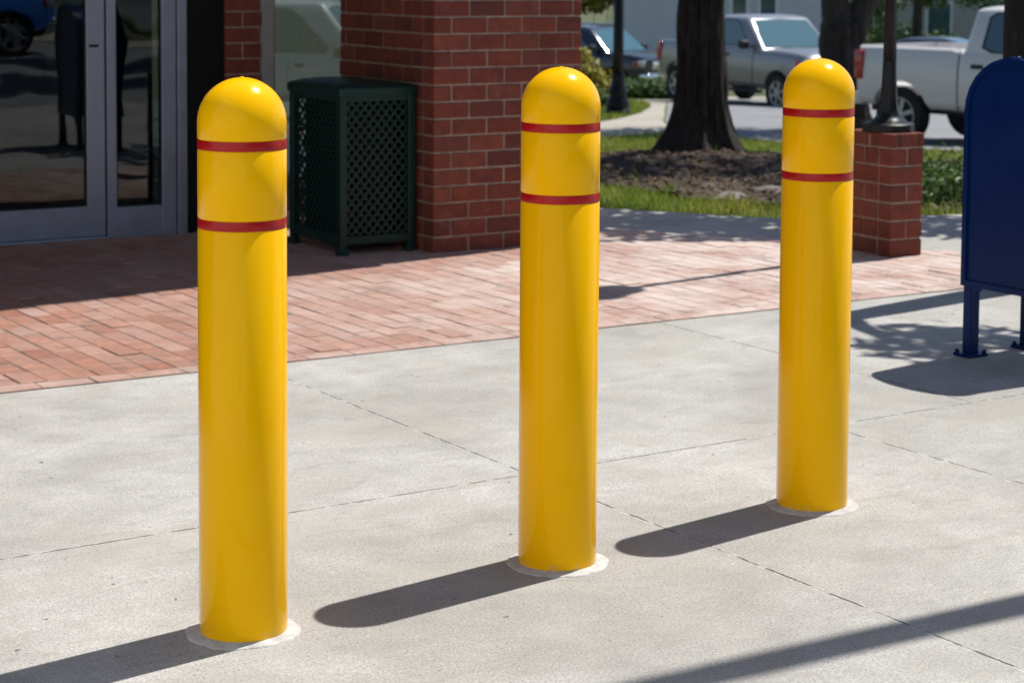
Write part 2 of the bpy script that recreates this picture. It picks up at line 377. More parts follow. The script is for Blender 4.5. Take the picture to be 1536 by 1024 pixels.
def tri_cloud(name, tris, m, label=None, kind='stuff', cat=None, parent=None):
    a = np.asarray(tris, dtype=np.float32); nf, k = a.shape[0], a.shape[1]
    me = bpy.data.meshes.new(name); me.vertices.add(nf*k); me.vertices.foreach_set('co', a.reshape(-1))
    me.loops.add(nf*k); me.loops.foreach_set('vertex_index', np.arange(nf*k, dtype=np.int32))
    me.polygons.add(nf); me.polygons.foreach_set('loop_start', np.arange(0, nf*k, k, dtype=np.int32))
    me.update(calc_edges=True); me.validate(); me.materials.append(m)
    o = bpy.data.objects.new(name, me); COL.objects.link(o); o.parent = parent
    return tag(o, label, cat, kind=kind)
# grass blades on the lawn that the photo can see
gt_ = []
PATHPOLY = [(29.4, -4), (29.9, .9), (31.5, 2.1), (30.8, 3.22), (35, 2.6), (41, 3.08), (45.5, 3.42), (47.5, 3.7), (47.7, 2.6), (45, 2.95), (42, 2.85), (39, 2.45), (36.5, 1.9), (34.6, 1.3), (33.4, .2), (33, -4)]
PE = [( -10, -10), (16, -10), (16, 8.2)]+list(reversed(PATH_EDGE))+[(6.28, 30), (-10, 30)]
def grass(n, s0, s1, r0, r1, h, w):
    k = 0
    for _ in range(n):
        s = random.uniform(s0, s1); r = random.uniform(r0, r1)
        e = .55*noise.noise(Vector((s*1.1, r*1.6, 2))); e2 = .35*noise.noise(Vector((s*1.3, r*2.1, 9)))
        if inside(s+e, r+e2, BED) or inside(s, r, lot_rs) or inside(s, r, PATHPOLY): 
            if not (inside(s+e, r+e2, BED) and random.random() < .02): continue
        x, y = sr(s, r)
        if s < 14 and inside(x, y, PE): continue
        if noise.noise(Vector((x*.9, y*.9, 7)))+random.uniform(-.5, .5) < -.34: continue
        z = tz(x, y)-.06+(max(.03, bed_mound(x, y)+.03) if inside(s, r, BED) else 0); a = random.uniform(0, 6.28); hh = h*random.uniform(.5, 1.3); lx, ly = random.gauss(0, hh*.45), random.gauss(0, hh*.45)
        gt_.append(((x-math.cos(a)*w, y-math.sin(a)*w, z), (x+math.cos(a)*w, y+math.sin(a)*w, z), (x+lx, y+ly, z+hh)))
grass(42000, 12.3, 18, .2, 6.5, .075, .006)
grass(34000, 18, 31, -.6, 7, .08, .009)
grass(16000, 31, 47, -.5, 3.2, .09, .014)
tri_cloud('grass', gt_, M['blade'], 'short sunlit green lawn grass round the mulch bed', cat='grass')
ch = []
while len(ch) < 16000:
    s = random.uniform(13.1, 23.7); r = random.uniform(.2, 7)
    if not inside(s, r, BED): continue
    x, y = sr(s, r); z = tz(x, y)-.03+bed_mound(x, y)+random.uniform(.004, .03)
    a = random.uniform(0, 6.28); L = random.uniform(.008, .032); w = L*random.uniform(.25, .5); t = random.uniform(-.5, .5)*L; t2 = random.uniform(-.5, .5)*w
    u = Vector((math.cos(a)*L, math.sin(a)*L, t)); v = Vector((-math.sin(a)*w, math.cos(a)*w, t2)); c = Vector((x, y, z))
    ch.append((c-u-v, c+u-v, c+u+v, c-u+v))
tri_cloud('mulch_chips', ch, M['chip'], 'loose brown bark chips lying under the large tree', cat='mulch')

# ------------------------------------------------------------------ brick paving
def build_paving():
    vs = []; fs = []; pale = []
    def brick(x0, x1, y0, y1, pl):
        c = .003; dz = .006+random.gauss(0, .001); tx, ty = random.gauss(0, .005), random.gauss(0, .005)
        jx = [random.gauss(0, .0018) for _ in range(4)]; n = len(vs); cx, cy = (x0+x1)/2, (y0+y1)/2
        P = [(x0+jx[0], y0+jx[1]), (x1+jx[2], y0+jx[3]), (x1+jx[1], y1+jx[2]), (x0+jx[3], y1+jx[0])]
        def zz(x, y): return dz+(x-cx)*tx+(y-cy)*ty
        for x, y in P: vs.append((x, y, -.03))
        for x, y in P: vs.append((x, y, zz(x, y)-.002))
        for x, y in P:
            X, Y = x+c*(1 if x < cx else -1), y+c*(1 if y < cy else -1); vs.append((X, Y, zz(X, Y)))
        for a, b in ((0, 4), (4, 8)):
            for k in range(4): fs.append((n+a+k, n+a+(k+1) % 4, n+b+(k+1) % 4, n+b+k)); pale.append(pl)
        fs.append((n+8, n+9, n+10, n+11)); pale.append(pl)
    def edge_out(x, y):   # beyond the brick field on the right: the far edge and the pier corner
        if x > 6.3 and y > 9.55-(x-6.7)*1.05 and x < 7.2: return True
        if x >= 7.2 and y > 9.02-(x-7.2)*1.9: return True
        return False
    def pal(x, y):
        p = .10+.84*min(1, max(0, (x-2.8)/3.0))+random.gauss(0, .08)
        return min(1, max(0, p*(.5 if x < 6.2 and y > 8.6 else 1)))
    x = -6.; g = .0026
    while x < 9:                                           # a stretcher course along the edge of the concrete
        w = random.choice((.2, .2, .2, .15)); q = random.gauss(0, .002)
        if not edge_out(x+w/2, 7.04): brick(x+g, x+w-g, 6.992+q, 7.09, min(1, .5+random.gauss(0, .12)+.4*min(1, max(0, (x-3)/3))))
        x += w
    x = -6.; k = 0
    while x < 9:                                           # the field: bricks laid away from the kerb, joints staggered
        w = .1; y = 7.095-(.1 if k % 2 else 0)+random.gauss(0, .012)
        while y < 10.62:
            L = .2; y0, y1 = max(y, 7.095), min(y+L, 10.62)
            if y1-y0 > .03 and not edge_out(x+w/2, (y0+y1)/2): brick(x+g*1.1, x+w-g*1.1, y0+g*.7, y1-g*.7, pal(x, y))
            y += L
        x += w; k += 1
    me = bpy.data.meshes.new('brick_paving'); me.from_pydata(vs, [], fs); me.update()
    at = me.attributes.new('pale', 'FLOAT', 'FACE'); at.data.foreach_set('value', pale)
    me.materials.append(M['paver']); o = bpy.data.objects.new('brick_paving', me); COL.objects.link(o); tag(o, kind='structure')
build_paving()
sheet('paving_bed', [(-6.1, 6.99), (8.15, 6.99), (8.0, 7.4), (7.2, 8.9), (6.3, 9.9), (6.3, 10.62), (-6.1, 10.62)], M['sand'], .0035, drape=False)
# ------------------------------------------------------------------ brick masonry as real courses
def courses(name, x0, x1, y0, y1, z0, z1, parent, L=.218, H=.0885, j=.0105, D=.11, jit=.002, faces='FLRB', m=None):
    b = MB(); k = 0; z = z0
    while z < z1-.02:
        h = min(H, z1-z); o = (k % 2)*L/2
        def run(a0, a1, put):
            a = a0-o
            while a < a1-.004:
                s, e = max(a, a0), min(a+L, a1)
                if e-s > .035:
                    q = random.gauss(0, jit); put(s+(j/2 if s > a0+.001 else 0), e-(j/2 if e < a1-.001 else 0), q)
                a += L
        zz0, zz1 = z+j/2, z+h-j/2
        if 'F' in faces: run(x0, x1, lambda s, e, q: b.bbox(s, e, y0+q, y0+D, zz0, zz1, .004, seg=1))
        if 'L' in faces: run(y0+D+j, y1, lambda s, e, q: b.bbox(x0+q, x0+D, s, e, zz0, zz1, .004, seg=1))
        if 'R' in faces: run(y0+D+j, y1, lambda s, e, q: b.bbox(x1-D, x1+q, s, e, zz0, zz1, .004, seg=1))
        if 'B' in faces: run(x0+D+j, x1-D-j, lambda s, e, q: b.bbox(s, e, y1-D, y1+q, zz0, zz1, .004, seg=1))
        z += H; k += 1
    o = b.build(name, m or M['brick'], parent)
    c = MB(); c.box(x0+.007, x1-.007, y0+.007, y1-.007, z0-.02, z1-.004); c.build('mortar', M['mortar'], o)
    return o

# ------------------------------------------------------------------ bollards
def make_bollard():
    t = empty('bollard', (0, 0, 0), 0)
    r = .1; hc = 1.2657-r
    prof = [(r-.001, .004), (r, .008), (r, .926), (r-.0012, .9275), (r-.0022, .929), (r-.0022, .951), (r-.0012, .9525), (r, .954),
            (r, 1.103), (r-.0012, 1.1045), (r-.0022, 1.106), (r-.0022, 1.128), (r-.0012, 1.1295), (r, 1.131)]
    for k in range(0, 25):
        a = math.pi/2*k/24; prof.append((r*math.cos(a) if k < 24 else 0.0001, hc+r*math.sin(a)))
    c = MB(); c.lathe(prof, 96); cov = c.build('cover', M['yellow'], t, sharp=40)
    c = MB(); c.lathe([(.005, 1.2652), (.0045, 1.2666), (.003, 1.2672), (.0001, 1.2673)], 12); c.build('cap_nub', M['yellow'], cov)
    for z in (.929, 1.106):
        c = MB(); c.lathe([(r-.006, z+.0004), (r-.0006, z+.0004), (r-.0002, z+.002), (r-.0002, z+.020), (r-.0006, z+.0216), (r-.006, z+.0216)], 96); c.build('red_band', M['red'], t, sharp=50)
    w = lambda a, z: 1+.06*noise.noise(Vector((math.cos(a)*2.2, math.sin(a)*2.2, 5+z*9)))+.035*noise.noise(Vector((math.cos(a)*9, math.sin(a)*9, 2)))
    c = MB(); c.lathe([(.131, -.01), (.130, .0015), (.127, .003), (.108, .0042), (.1, .007), (.09, .007)], 96, wob=lambda a, z: w(a, z) if z < .0038 else 1+.006*noise.noise(Vector((math.cos(a)*14, math.sin(a)*14, 0)))); c.build('grout_collar', M['grout'], t)
    return t
bol = make_bollard()
BL = [(1.94, 4.204, 'yellow bollard with red bands nearest the glass doors, largest in view'),
      (2.852, 4.284, 'yellow bollard with red bands standing between two other bollards'),
      (3.781, 4.38, 'yellow bollard with red bands nearest the blue mailbox, farthest of the row')]
for i, (x, y, lab) in enumerate(BL):
    o = bol if i == 0 else copy_tree(bol)
    o.location = (x, y, 0); o.rotation_euler.z = (0, 2.1, 4.0)[i]; tag(o, lab, 'bollard', 'yellow bollards along the pavement')

# ------------------------------------------------------------------ shop building
YD = 10.643
shop = empty('shop_building', (0, 0, 0), 0, 'brick shop building with glass entrance doors set back behind a square pillar', 'building')
courses('brick_pillar', 5.347, 6.272, 9.224, 10.279, 0, 2.58, shop)
courses('brick_pillar', -3.2, -2.275, 9.224, 10.279, 0, 2.58, shop)
courses('brick_wall', 4.800, 5.025, YD-.02, YD+.5, .0, 2.58, shop, faces='FL')
b = MB(); b.box(-12, 6.29, 9.2, 17, 2.585, 7.9); b.box(-12, -6, 10.8, 17, 0, 2.58)
up = b.build('upper_wall', M['brick'], shop); 
b = MB(); b.box(-12.1, 6.35, 9.12, 17.1, 7.903, 8.15); b.build('roof', M['shingle'], shop)
b = MB(); b.box(-5.9, 6.27, 9.23, 10.60, 2.555, 2.581); b.build('soffit', M['ceil'], shop)
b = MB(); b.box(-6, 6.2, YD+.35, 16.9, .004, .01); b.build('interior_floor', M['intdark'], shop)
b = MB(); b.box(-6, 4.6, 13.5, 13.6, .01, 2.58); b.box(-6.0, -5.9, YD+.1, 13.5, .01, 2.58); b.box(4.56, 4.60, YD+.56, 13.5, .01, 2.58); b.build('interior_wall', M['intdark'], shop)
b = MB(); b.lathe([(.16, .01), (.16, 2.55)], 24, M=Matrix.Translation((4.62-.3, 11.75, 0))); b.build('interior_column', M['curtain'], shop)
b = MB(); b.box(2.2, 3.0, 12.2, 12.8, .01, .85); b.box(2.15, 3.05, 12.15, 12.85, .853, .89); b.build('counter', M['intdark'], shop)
b = MB(); b.box(4.577, 4.797, YD-.01, YD+.3, .10, 2.58); b.box(4.575, 4.797, YD-.03, YD+.3, .0, .097); b.build('black_jamb_panel', M['blackpanel'], shop)
# right hand door leaf, with its pane and pull
def framed(name, pane_name, x0, x1, st, zb, rail, pane_m, zt=2.3, top=.12, y=YD, d=.05, parent=shop, m=None, stl=None):
    f = MB(); L = stl if stl is not None else st
    f.bbox(x0, x0+L, y, y+d, zb, zt, .004); f.bbox(x1-st, x1, y, y+d, zb, zt, .004)
    f.bbox(x0+L, x1-st, y+.001, y+d-.001, zb, zb+rail, .003); f.bbox(x0+L, x1-st, y+.001, y+d-.001, zt-top, zt, .003)
    o = f.build(name, m or M['alu'], parent)
    g = MB(); g.box(x0+L-.004, x1-st+.004, y+.020, y+.027, zb+rail-.004, zt-top+.004); g.build(pane_name, pane_m, o)
    s = MB()
    for a0, a1 in ((x0+L, x0+L+.008), (x1-st-.008, x1-st)): s.box(a0, a1, y+.012, y+.019, zb+rail+.001, zt-top-.001)
    s.box(x0+L+.009, x1-st-.009, y+.012, y+.019, zb+rail+.001, zb+rail+.010); s.build('gasket', M['rubber'], o)
    return o
dr = framed('door', 'glass_pane', 3.17, 4.095, .105, .018, .165, M['glass'])
h = MB(); h.bbox(4.005, 4.058, YD-.008, YD-.0005, 1.052, 1.066, .002); h.build('lock_plate', M['black'], dr)
h = MB(); h.tube([(3.235, YD-.003, .78), (3.235, YD-.06, .80), (3.235, YD-.06, 1.25), (3.235, YD-.003, 1.27)], .012, 10); h.build('pull_handle', M['steel'], dr)
dr2 = framed('door', 'glass_pane', 2.235, 3.16, .105, .018, .165, M['glass'])
h = MB(); h.tube([(3.095, YD-.003, .78), (3.095, YD-.06, .80), (3.095, YD-.06, 1.25), (3.095, YD-.003, 1.27)], .012, 10); h.build('pull_handle', M['steel'], dr2)
sl = framed('sidelight', 'glass_pane', 4.106, 4.512, .085, .0, .168, M['glass'], stl=.055, d=.06)
f = MB(); f.bbox(4.517, 4.573, YD-.012, YD+.07, 0, 2.4, .004); f.bbox(2.14, 2.23, YD-.012, YD+.07, 0, 2.4, .004); f.bbox(2.233, 4.514, YD-.006, YD+.07, 2.303, 2.4, .004); f.build('door_frame', M['alu'], shop)
f = MB(); f.bbox(2.2, 4.1, YD-.03, YD+.08, 0, .016, .004); f.build('threshold', M['steel'], shop)
f = MB(); f.box(-5.9, 2.137, YD, YD+.1, 0, 2.58); f.box(2.14, 4.797, YD+.05, YD+.2, 2.402, 2.58); f.build('front_wall', M['blackpanel'], shop)
# big window beyond the strip of brick, and the glazed side wall that lets the daylight through
framed('window', 'window_pane', 5.031, 6.19, .06, .0, .09, M['clear'], zt=2.5, stl=.085, y=YD+.0, m=M['greyframe'])
f = MB()
for y in (YD+.06, 14.2, 16.3): f.bbox(6.14, 6.2, y, y+.06, 0, 2.58, .004)
f.box(6.15, 6.19, YD+.121, 16.3, 2.45, 2.58); f.box(6.15, 6.19, YD+.121, 16.3, .012, .08)
sw = f.build('side_window', M['greyframe'], shop)
g = MB(); g.box(6.168, 6.174, YD+.1, 16.3, .08, 2.45); g.build('window_pane', M['clear'], sw)

# ------------------------------------------------------------------ litter bin
bn = empty('litter_bin', (4.878, 9.372, 0), 0, 'dark green lattice litter bin with hooded lid beside the brick pillar', 'litter bin')
W, Dp, Z0, Z1 = .444, .60, .058, .862
f = MB(); p = .042
for x, y in ((0, 0), (W-p, 0), (0, Dp-p), (W-p, Dp-p)):
    f.bbox(x, x+p, y, y+p, .012, Z1+.005, .006)
for x, y in ((0, 0), (W-p, 0), (0, Dp-p), (W-p, Dp-p)):
    c = MB(); c.bbox(x-.008, x+p+.008, y-.008, y+p+.008, 0, .038, .008); c.build('foot', M['green'], bn)
for y in (.004, Dp-p+.004): f.bbox(p-.004, W-p+.004, y, y+.034, Z0, Z0+.045, .004); f.bbox(p-.004, W-p+.004, y, y+.034, Z1-.06, Z1, .004)
for x in (.004, W-p+.004): f.bbox(x, x+.034, p-.004, Dp-p+.004, Z0, Z0+.045, .004); f.bbox(x, x+.034, p-.004, Dp-p+.004, Z1-.06, Z1, .004)
f.build('frame', M['green'], bn)
def lattice(b, u0, u1, v0, v1, put, pitch=.038, w=.0058, th=.004):
    def clip(c, s):
        pts = []
        for u in (u0, u1):
            v = (u*s+c)
            if v0 <= v <= v1: pts.append((u, v))
        for v in (v0, v1):
            u = (v-c)/s
            if u0 < u < u1: pts.append((u, v))
        return pts[:2] if len(pts) >= 2 else None
    for s, lay in ((1.15, 0.), (-1.15, .0045)):
        c = v0-abs(s)*u1-1
        while c < v1+abs(s)*u1+1:
            q = clip(c, s)
            if q and math.dist(*q) > .012:
                (a, b0), (c1, d) = q; L = math.dist(*q); nx, ny = -(d-b0)/L*w, (c1-a)/L*w
                P = [(a+nx, b0+ny), (a-nx, b0-ny), (c1-nx, d-ny), (c1+nx, d+ny)]
                vs = [put(u, v, lay) for u, v in P]+[put(u, v, lay+th) for u, v in P]
                b.add(vs, [(0, 1, 2, 3), (7, 6, 5, 4)]+[(k, 4+k, 4+(k+1) % 4, (k+1) % 4) for k in range(4)])
            c += pitch*1.52
for face in range(4):
    b = MB(); a0, a1 = Z0+.04, Z1-.055
    if face == 0: lattice(b, p-.003, W-p+.003, a0, a1, lambda u, v, l: (u, .016+l, v))
    if face == 1: lattice(b, p-.003, Dp-p+.003, a0, a1, lambda u, v, l: (.016+l, u, v))
    if face == 2: lattice(b, p-.003, W-p+.003, a0, a1, lambda u, v, l: (u, Dp-.024+l, v), .06)
    if face == 3: lattice(b, p-.003, Dp-p+.003, a0, a1, lambda u, v, l: (W-.024+l, u, v), .06)
    b.build('lattice_panel', M['green'], bn)
b = MB(); b.bbox(.05, W-.05, .06, Dp-.06, Z0+.02, Z1-.03, .05, seg=3); b.build('liner', M['liner'], bn)
bm = bmesh.new(); prof = []
for (e, z) in ((.012, Z1-.028), (.012, Z1+.008), (.006, Z1+.016), (-.006, Z1+.022), (-.06, Z1+.034), (-.14, Z1+.043), (-.2, Z1+.046)):
    ring = []
    ex, ey = e, e
    x0, x1, y0, y1 = -min(ex, .5), W+min(ex, .5), -ey, Dp+ey
    if e < 0: x0, x1, y0, y1 = -ex*.95, W+ex*.95, -ey*.6, Dp+ey*.6
    cr = .02
    for cx, cy, a in ((x1-cr, y0+cr, -90), (x1-cr, y1-cr, 0), (x0+cr, y1-cr, 90), (x0+cr, y0+cr, 180)):
        for k in range(4): ring.append(bm.verts.new((cx+cr*math.cos(R(a+30*k)), cy+cr*math.sin(R(a+30*k)), z)))
    prof.append(ring)
for A, B in zip(prof, prof[1:]):
    for k in range(16): bm.faces.new((A[k], A[(k+1) % 16], B[(k+1) % 16], B[k]))
bm.faces.new(prof[-1]); bm.faces.new(list(reversed(prof[0])))
c = MB(); c.bm(bm, smooth=True); c.build('lid', M['green'], bn, sharp=35)

# ------------------------------------------------------------------ mailbox
mb = empty('mailbox', (5.76, 5.32, 0), 0, 'dark blue arched street mailbox on short legs at the right', 'mailbox')
mw, md, mz, mt = .475, .37, .285, 1.172          # width along Y, depth along X, underside, top
def arch(e=0., n=14):
    pts = [(-e, mz-e), (mw+e, mz-e)]; rad = mw/2+e; sp = mt-mw/2*.9
    return pts+[(mw/2+rad*math.cos(math.pi*k/n), sp+(rad*.9)*math.sin(math.pi*k/n)) for k in range(n+1)]
def arch_solid(b, e, x0, x1):
    P = arch(e); n = len(P); vs = [(x0, y, z) for y, z in P]+[(x1, y, z) for y, z in P]
    return b.add(vs, [tuple(range(n)), tuple(reversed(range(n, 2*n)))]+[(k, n+k, n+(k+1) % n, (k+1) % n) for k in range(n)])
b = MB(); arch_solid(b, 0., .0, md); o = b.build('body', M['mailblue'], mb, sharp=35)
bv = o.modifiers.new('b', 'BEVEL'); bv.width = .006; bv.segments = 2
for x in (-.010, md-.008):
    P0, P1 = arch(.007), arch(-.016); n = len(P0); v = []
    for xx in (x, x+.018):
        v += [(xx, y, z) for y, z in P0]+[(xx, y, z) for y, z in P1]
    fs = []
    for k in range(n):
        k2 = (k+1) % n
        fs += [(k, k2, n+k2, n+k), (2*n+k, 3*n+k, 3*n+k2, 2*n+k2), (k, 2*n+k, 2*n+k2, k2), (n+k, n+k2, 3*n+k2, 3*n+k)]
    b = MB(); b.add(v, fs); b.build('rim', M['mailblue'], mb, sharp=35)
for x in (.0, md-.055):
    for y, s in ((mw-.05, -1), (.0, 1)):
        b = MB(); b.bbox(x-.004, x+.045, y+.003, y+.047, .012, mz+.02, .005)
        # curved gusset where the leg meets the body
        y0 = y if s < 0 else y+.05; pts = [(y0, mz+.0), (y0, mz-.09)]+[(y0+s*(.085-.085*math.cos(R(a)))*1., mz-.09+.09*math.sin(R(a))) for a in (15, 30, 45, 60, 75, 90)]
        pts = [(yy, min(zz, mz)) for yy, zz in pts]; n = len(pts)
        b.add([(x-.004, q, z) for q, z in pts]+[(x+.012, q, z) for q, z in pts], [tuple(range(n)), tuple(reversed(range(n, 2*n)))]+[(k, n+k, n+(k+1) % n, (k+1) % n) for k in range(n)])
        lg = b.build('leg', M['mailblue'], mb)
        f = MB(); f.bbox(x-.03, x+.075, y-.02, y+.07, 0, .013, .004); f.build('foot_plate', M['mailblue'], lg)
        for bx, by in ((x-.016, y+.06), (x+.062, y-.008)): f = MB(); f.lathe([(.009, .013), (.009, .022), (.006, .026), (.0001, .027)], 8, M=Matrix.Translation((bx, by, 0))); f.build('bolt', M['mailblue'], lg)
b = MB(); b.bbox(md-.02, md+.05, .05, mw-.05, .86, .94, .012); b.build('pull_door_handle', M['mailblue'], mb)
b = MB(); b.tube([(-.004+.01, mw/2-.03, mt+.004), (.012, mw/2+.03, mt+.004)], .007, 8); b.build('hinge', M['mailblue'], mb)

# ------------------------------------------------------------------ brick pier with lamp post
pr = empty('brick_pier', (7.344, 7.926, 0), R(-2), 'waist high square brick pier carrying a black lamp post', 'pier')
courses('brick_shaft', 0, .217, 0, .36, 0, .573, pr, L=.225, H=.0955, D=.10, jit=.002)
b = MB()
for k in range(5):
    for x0, x1, y0, y1 in ((-.004+.0455*k, -.004+.0455*k+.0395, -.005, .17), (-.004+.0455*k, -.004+.0455*k+.0395, .19, .365)):
        b.bbox(x0, x1, y0, y1, .578, .650, .004, seg=1)
cp = b.build('capping_course', M['brick'], pr); c = MB(); c.box(.004, .213, .002, .356, .570, .642); c.build('mortar', M['mortar'], cp)
def lamp_post(name, loc, label, k=1., H=3.9, oct_=False, group=None, base=1.):
    t = empty(name, loc, R(12), label, 'lamp post', group)
    b = MB()
    prof = [(.150, 0), (.150, .038), (.138, .046), (.108, .05), (.098, .062), (.084, .072), (.068, .092), (.056, .13), (.048, .2), (.0425, .3), (.039, .40)] if oct_ else \
           [(.19, 0), (.19, .05), (.175, .08), (.155, .095), (.165, .12), (.165, .16), (.15, .2), (.125, .26), (.12, .3), (.135, .33), (.125, .37), (.10, .42), (.09, .5), (.1, .54), (.085, .58)]
    b.lathe([(r*k*base, z*k) for r, z in prof], 8 if oct_ else 24); b.build('base', M['black'], t, sharp=35)
    r0 = prof[-1][0]*k*base; n = 32
    w = lambda a, z: 1-.07*(.5+.5*math.cos(8*a))
    b = MB(); b.lathe([(r0, prof[-1][1]*k-.002), (r0*.9, H*.3), (r0*.7, H)], n, wob=w); b.build('pole', M['black'], t)
    b = MB(); b.lathe([(r0*.6, H+.001), (r0*1.5, H+.05), (r0*1.7, H+.1), (r0*1.2, H+.12), (.12, H+.15), (.17, H+.52), (.19, H+.53), (.10, H+.62), (.03, H+.68), (.0001, H+.75)], 12); b.build('lantern', M['black'], t)
    return t
px_, py_ = 7.344+.125, 7.926+.165
lamp_post('lamp_post', (px_, py_, .653), 'black fluted lamp post standing on a square brick pier', .92, 2.85, True)
q = srz(38.4, 1.98, -.06); lamp_post('lamp_post', q, 'black lamp post with stepped round base on the lawn beyond the brick pillar', 1.35, 4.2)
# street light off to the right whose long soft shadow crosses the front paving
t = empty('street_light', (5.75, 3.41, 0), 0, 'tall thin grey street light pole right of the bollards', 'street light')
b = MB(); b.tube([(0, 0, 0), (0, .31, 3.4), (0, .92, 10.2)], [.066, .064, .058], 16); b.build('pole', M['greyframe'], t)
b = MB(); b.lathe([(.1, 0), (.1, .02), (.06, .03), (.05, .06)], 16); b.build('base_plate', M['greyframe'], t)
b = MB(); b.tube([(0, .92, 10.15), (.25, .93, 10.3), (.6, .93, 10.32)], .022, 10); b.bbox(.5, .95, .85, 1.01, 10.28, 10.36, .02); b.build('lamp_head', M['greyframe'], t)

# ------------------------------------------------------------------ trees and shrubs
def leaves(clusters, n, size, flat=.5, shell=.55):
    tot = sum(c[3]**2 for c in clusters); out = []
    for (cx, cy, cz, rad, *sq) in clusters:
        k = max(1, int(n*rad*rad/tot)); q = sq[0] if sq else .75
        for _ in range(k):
            d = Vector((random.gauss(0, 1), random.gauss(0, 1), random.gauss(0, 1))).normalized()
            rr = rad*(shell+(1-shell)*random.random()**.7)*(1+.28*noise.noise(d*2.2+Vector((cx, cy, cz))))
            if random.random() < .22: rr *= random.random()
            c = Vector((cx+d.x*rr, cy+d.y*rr, cz+d.z*rr*q))
            nrm = (d*.6+Vector((random.gauss(0, .5), random.gauss(0, .5), random.gauss(.3, .5)))).normalized()
            u = nrm.orthogonal().normalized(); u = Matrix.Rotation(random.uniform(0, 6.28), 3, nrm) @ u; v = nrm.cross(u)
            s = size*random.uniform(.6, 1.35)
            out.append((c-u*s, c-v*s*.45, c+u*s, c+v*s*.45))
    return out
def tree(name, base, trunk, limbs, clusters, n, size, label, group=None, bark='bark', leaf='leaf', rough=.1, flare=None, nseg=28, ridge=0.):
    t = empty(name, base, 0, label, 'tree', group)
    b = MB()
    def bumpy(amp):
        def f(p, a, r, i):
            h = p.z; fl = 1.
            if flare and h < flare[0]:
                q = (1-max(h, -.1)/flare[0]); fl = 1+flare[1]*q*q*(.65+.55*max(0, math.cos(a*flare[2]+flare[3]))**2+.25*math.sin(a*2+1))
            return r*fl*(1+amp*noise.noise(Vector((math.cos(a)*3.1, math.sin(a)*3.1, h*.9)))+amp*.9*noise.noise(Vector((math.cos(a)*9, math.sin(a)*9, h*2.2)))+ridge*(-.28+abs(noise.noise(Vector((math.cos(a)*7, math.sin(a)*7, h*1.3+.6*math.sin(a*5)))))))
        return f
    def smooth(pts, rad, k):
        o = []; rr = []
        for i in range(k+1):
            u = i/k*(len(pts)-1); j = min(int(u), len(pts)-2); f = u-j
            o.append(Vector(pts[j]).lerp(Vector(pts[j+1]), f)); rr.append(rad[j]+(rad[j+1]-rad[j])*f)
        return o, rr
    P, Q = smooth(trunk[0], trunk[1], 60 if ridge else 26); b.tube(P, Q, nseg, rfun=bumpy(rough))
    for pts, rad in limbs:
        P, Q = smooth(pts, rad, 12); b.tube(P, Q, 12, rfun=bumpy(rough*.8))
    b.build('trunk', M[bark], t)
    if clusters: 
        o = tri_cloud('crown', leaves(clusters, n, size), M[leaf], None, None, None, t)
    return t
# the big tree in the mulch bed; its crown is above the picture but shades the path
tb = Vector((12.528, 16.296, -.40)); 
def rel(x, y, z): return (x-tb.x, y-tb.y, z-tb.z)
cl = [(*rel(*q[:3]), q[3]) for q in [(12.3, 16, 5.6, 2.), (11.6, 14.9, 5.0, 1.0), (9.6, 11.3, 4.4, .6), *[(9.2, 9.85, 4.0, .65), (9.9, 9.45, 4.0, .6), (8.8, 10.4, 4.1, .5), (10.6, 9.2, 4.1, .55), (9.6, 10.3, 4.2, .6), (9.4, 9.25, 3.9, .3), (11.3, 8.9, 4.2, .5)]*2, (14.6, 15, 5.2, 1.3), (13.6, 18, 5.4, 1.5), (12, 16.5, 7.2, 1.9), (15.9, 17.2, 4.6, 1.), (13.9, 13.2, 4.6, .9), (11.4, 10.9, 4.5, .4), (12.9, 12.0, 4.5, .5)]]
lim = [([(0, 0, 2.6)]+[rel(*p) for p in pts], rad) for pts, rad in [
    ([(11.6, 14.6, 4.0), (10.6, 12.5, 4.5), (9.6, 10.2, 4.0)], [.14, .1, .07, .03]), ([(11.2, 15.4, 4.4), (10.4, 14.4, 5)], [.12, .08, .03]),
    ([(13.6, 15.6, 4.2), (14.8, 15, 5.2)], [.13, .08, .03]), ([(13, 17.2, 4.2), (13.8, 18.2, 5.6)], [.13, .09, .03]), ([(12.9, 14.6, 3.9), (13.8, 13.2, 4.6)], [.1, .07, .03]), ([(12.4, 16.3, 4.6), (12, 16.5, 7)], [.16, .1, .04])]]
tree('oak_tree', tb, ([(.0, 0, -.35), (.0, 0, .05), (.01, .01, .5), (.02, .02, 1.5), (.05, 0, 2.8)], [.30, .285, .255, .21, .18]), lim, cl, 11500, .10,
     'big dark trunked shade tree with flared roots in the mulch bed', rough=.13, flare=(.62, .85, 2.5, .4), nseg=110, ridge=.22)
t2 = srz(33.4, 5.42, -.06)
tree('forked_tree', t2, ([(0, 0, -.2), (0, 0, .3), (-.02, 0, 1.0), (-.03, 0, 1.75)], [.42, .37, .35, .34]),
     [([(-.1, 0, 1.5), (-.2, .1, 2.3), (-.5, .2, 3.6), (-.7, .3, 5)], [.27, .2, .15, .06]), ([(.08, 0, 1.5), (.28, -.15, 2.1), (.75, -.4, 2.9), (1.3, -.7, 4.2)], [.25, .19, .15, .06])],
     [(-.8, .3, 5.4, 1.7), (1.3, -.7, 4.9, 1.4), (.2, .8, 6.2, 1.8), (.3, -1.5, 5.2, 1.)], 4500, .13,
     'rough barked tree forking low between the two pickup trucks', rough=.16, flare=(.5, .4, 2, 1.), nseg=80, ridge=.2)
t3 = Vector((7.235, 6.905, 0))
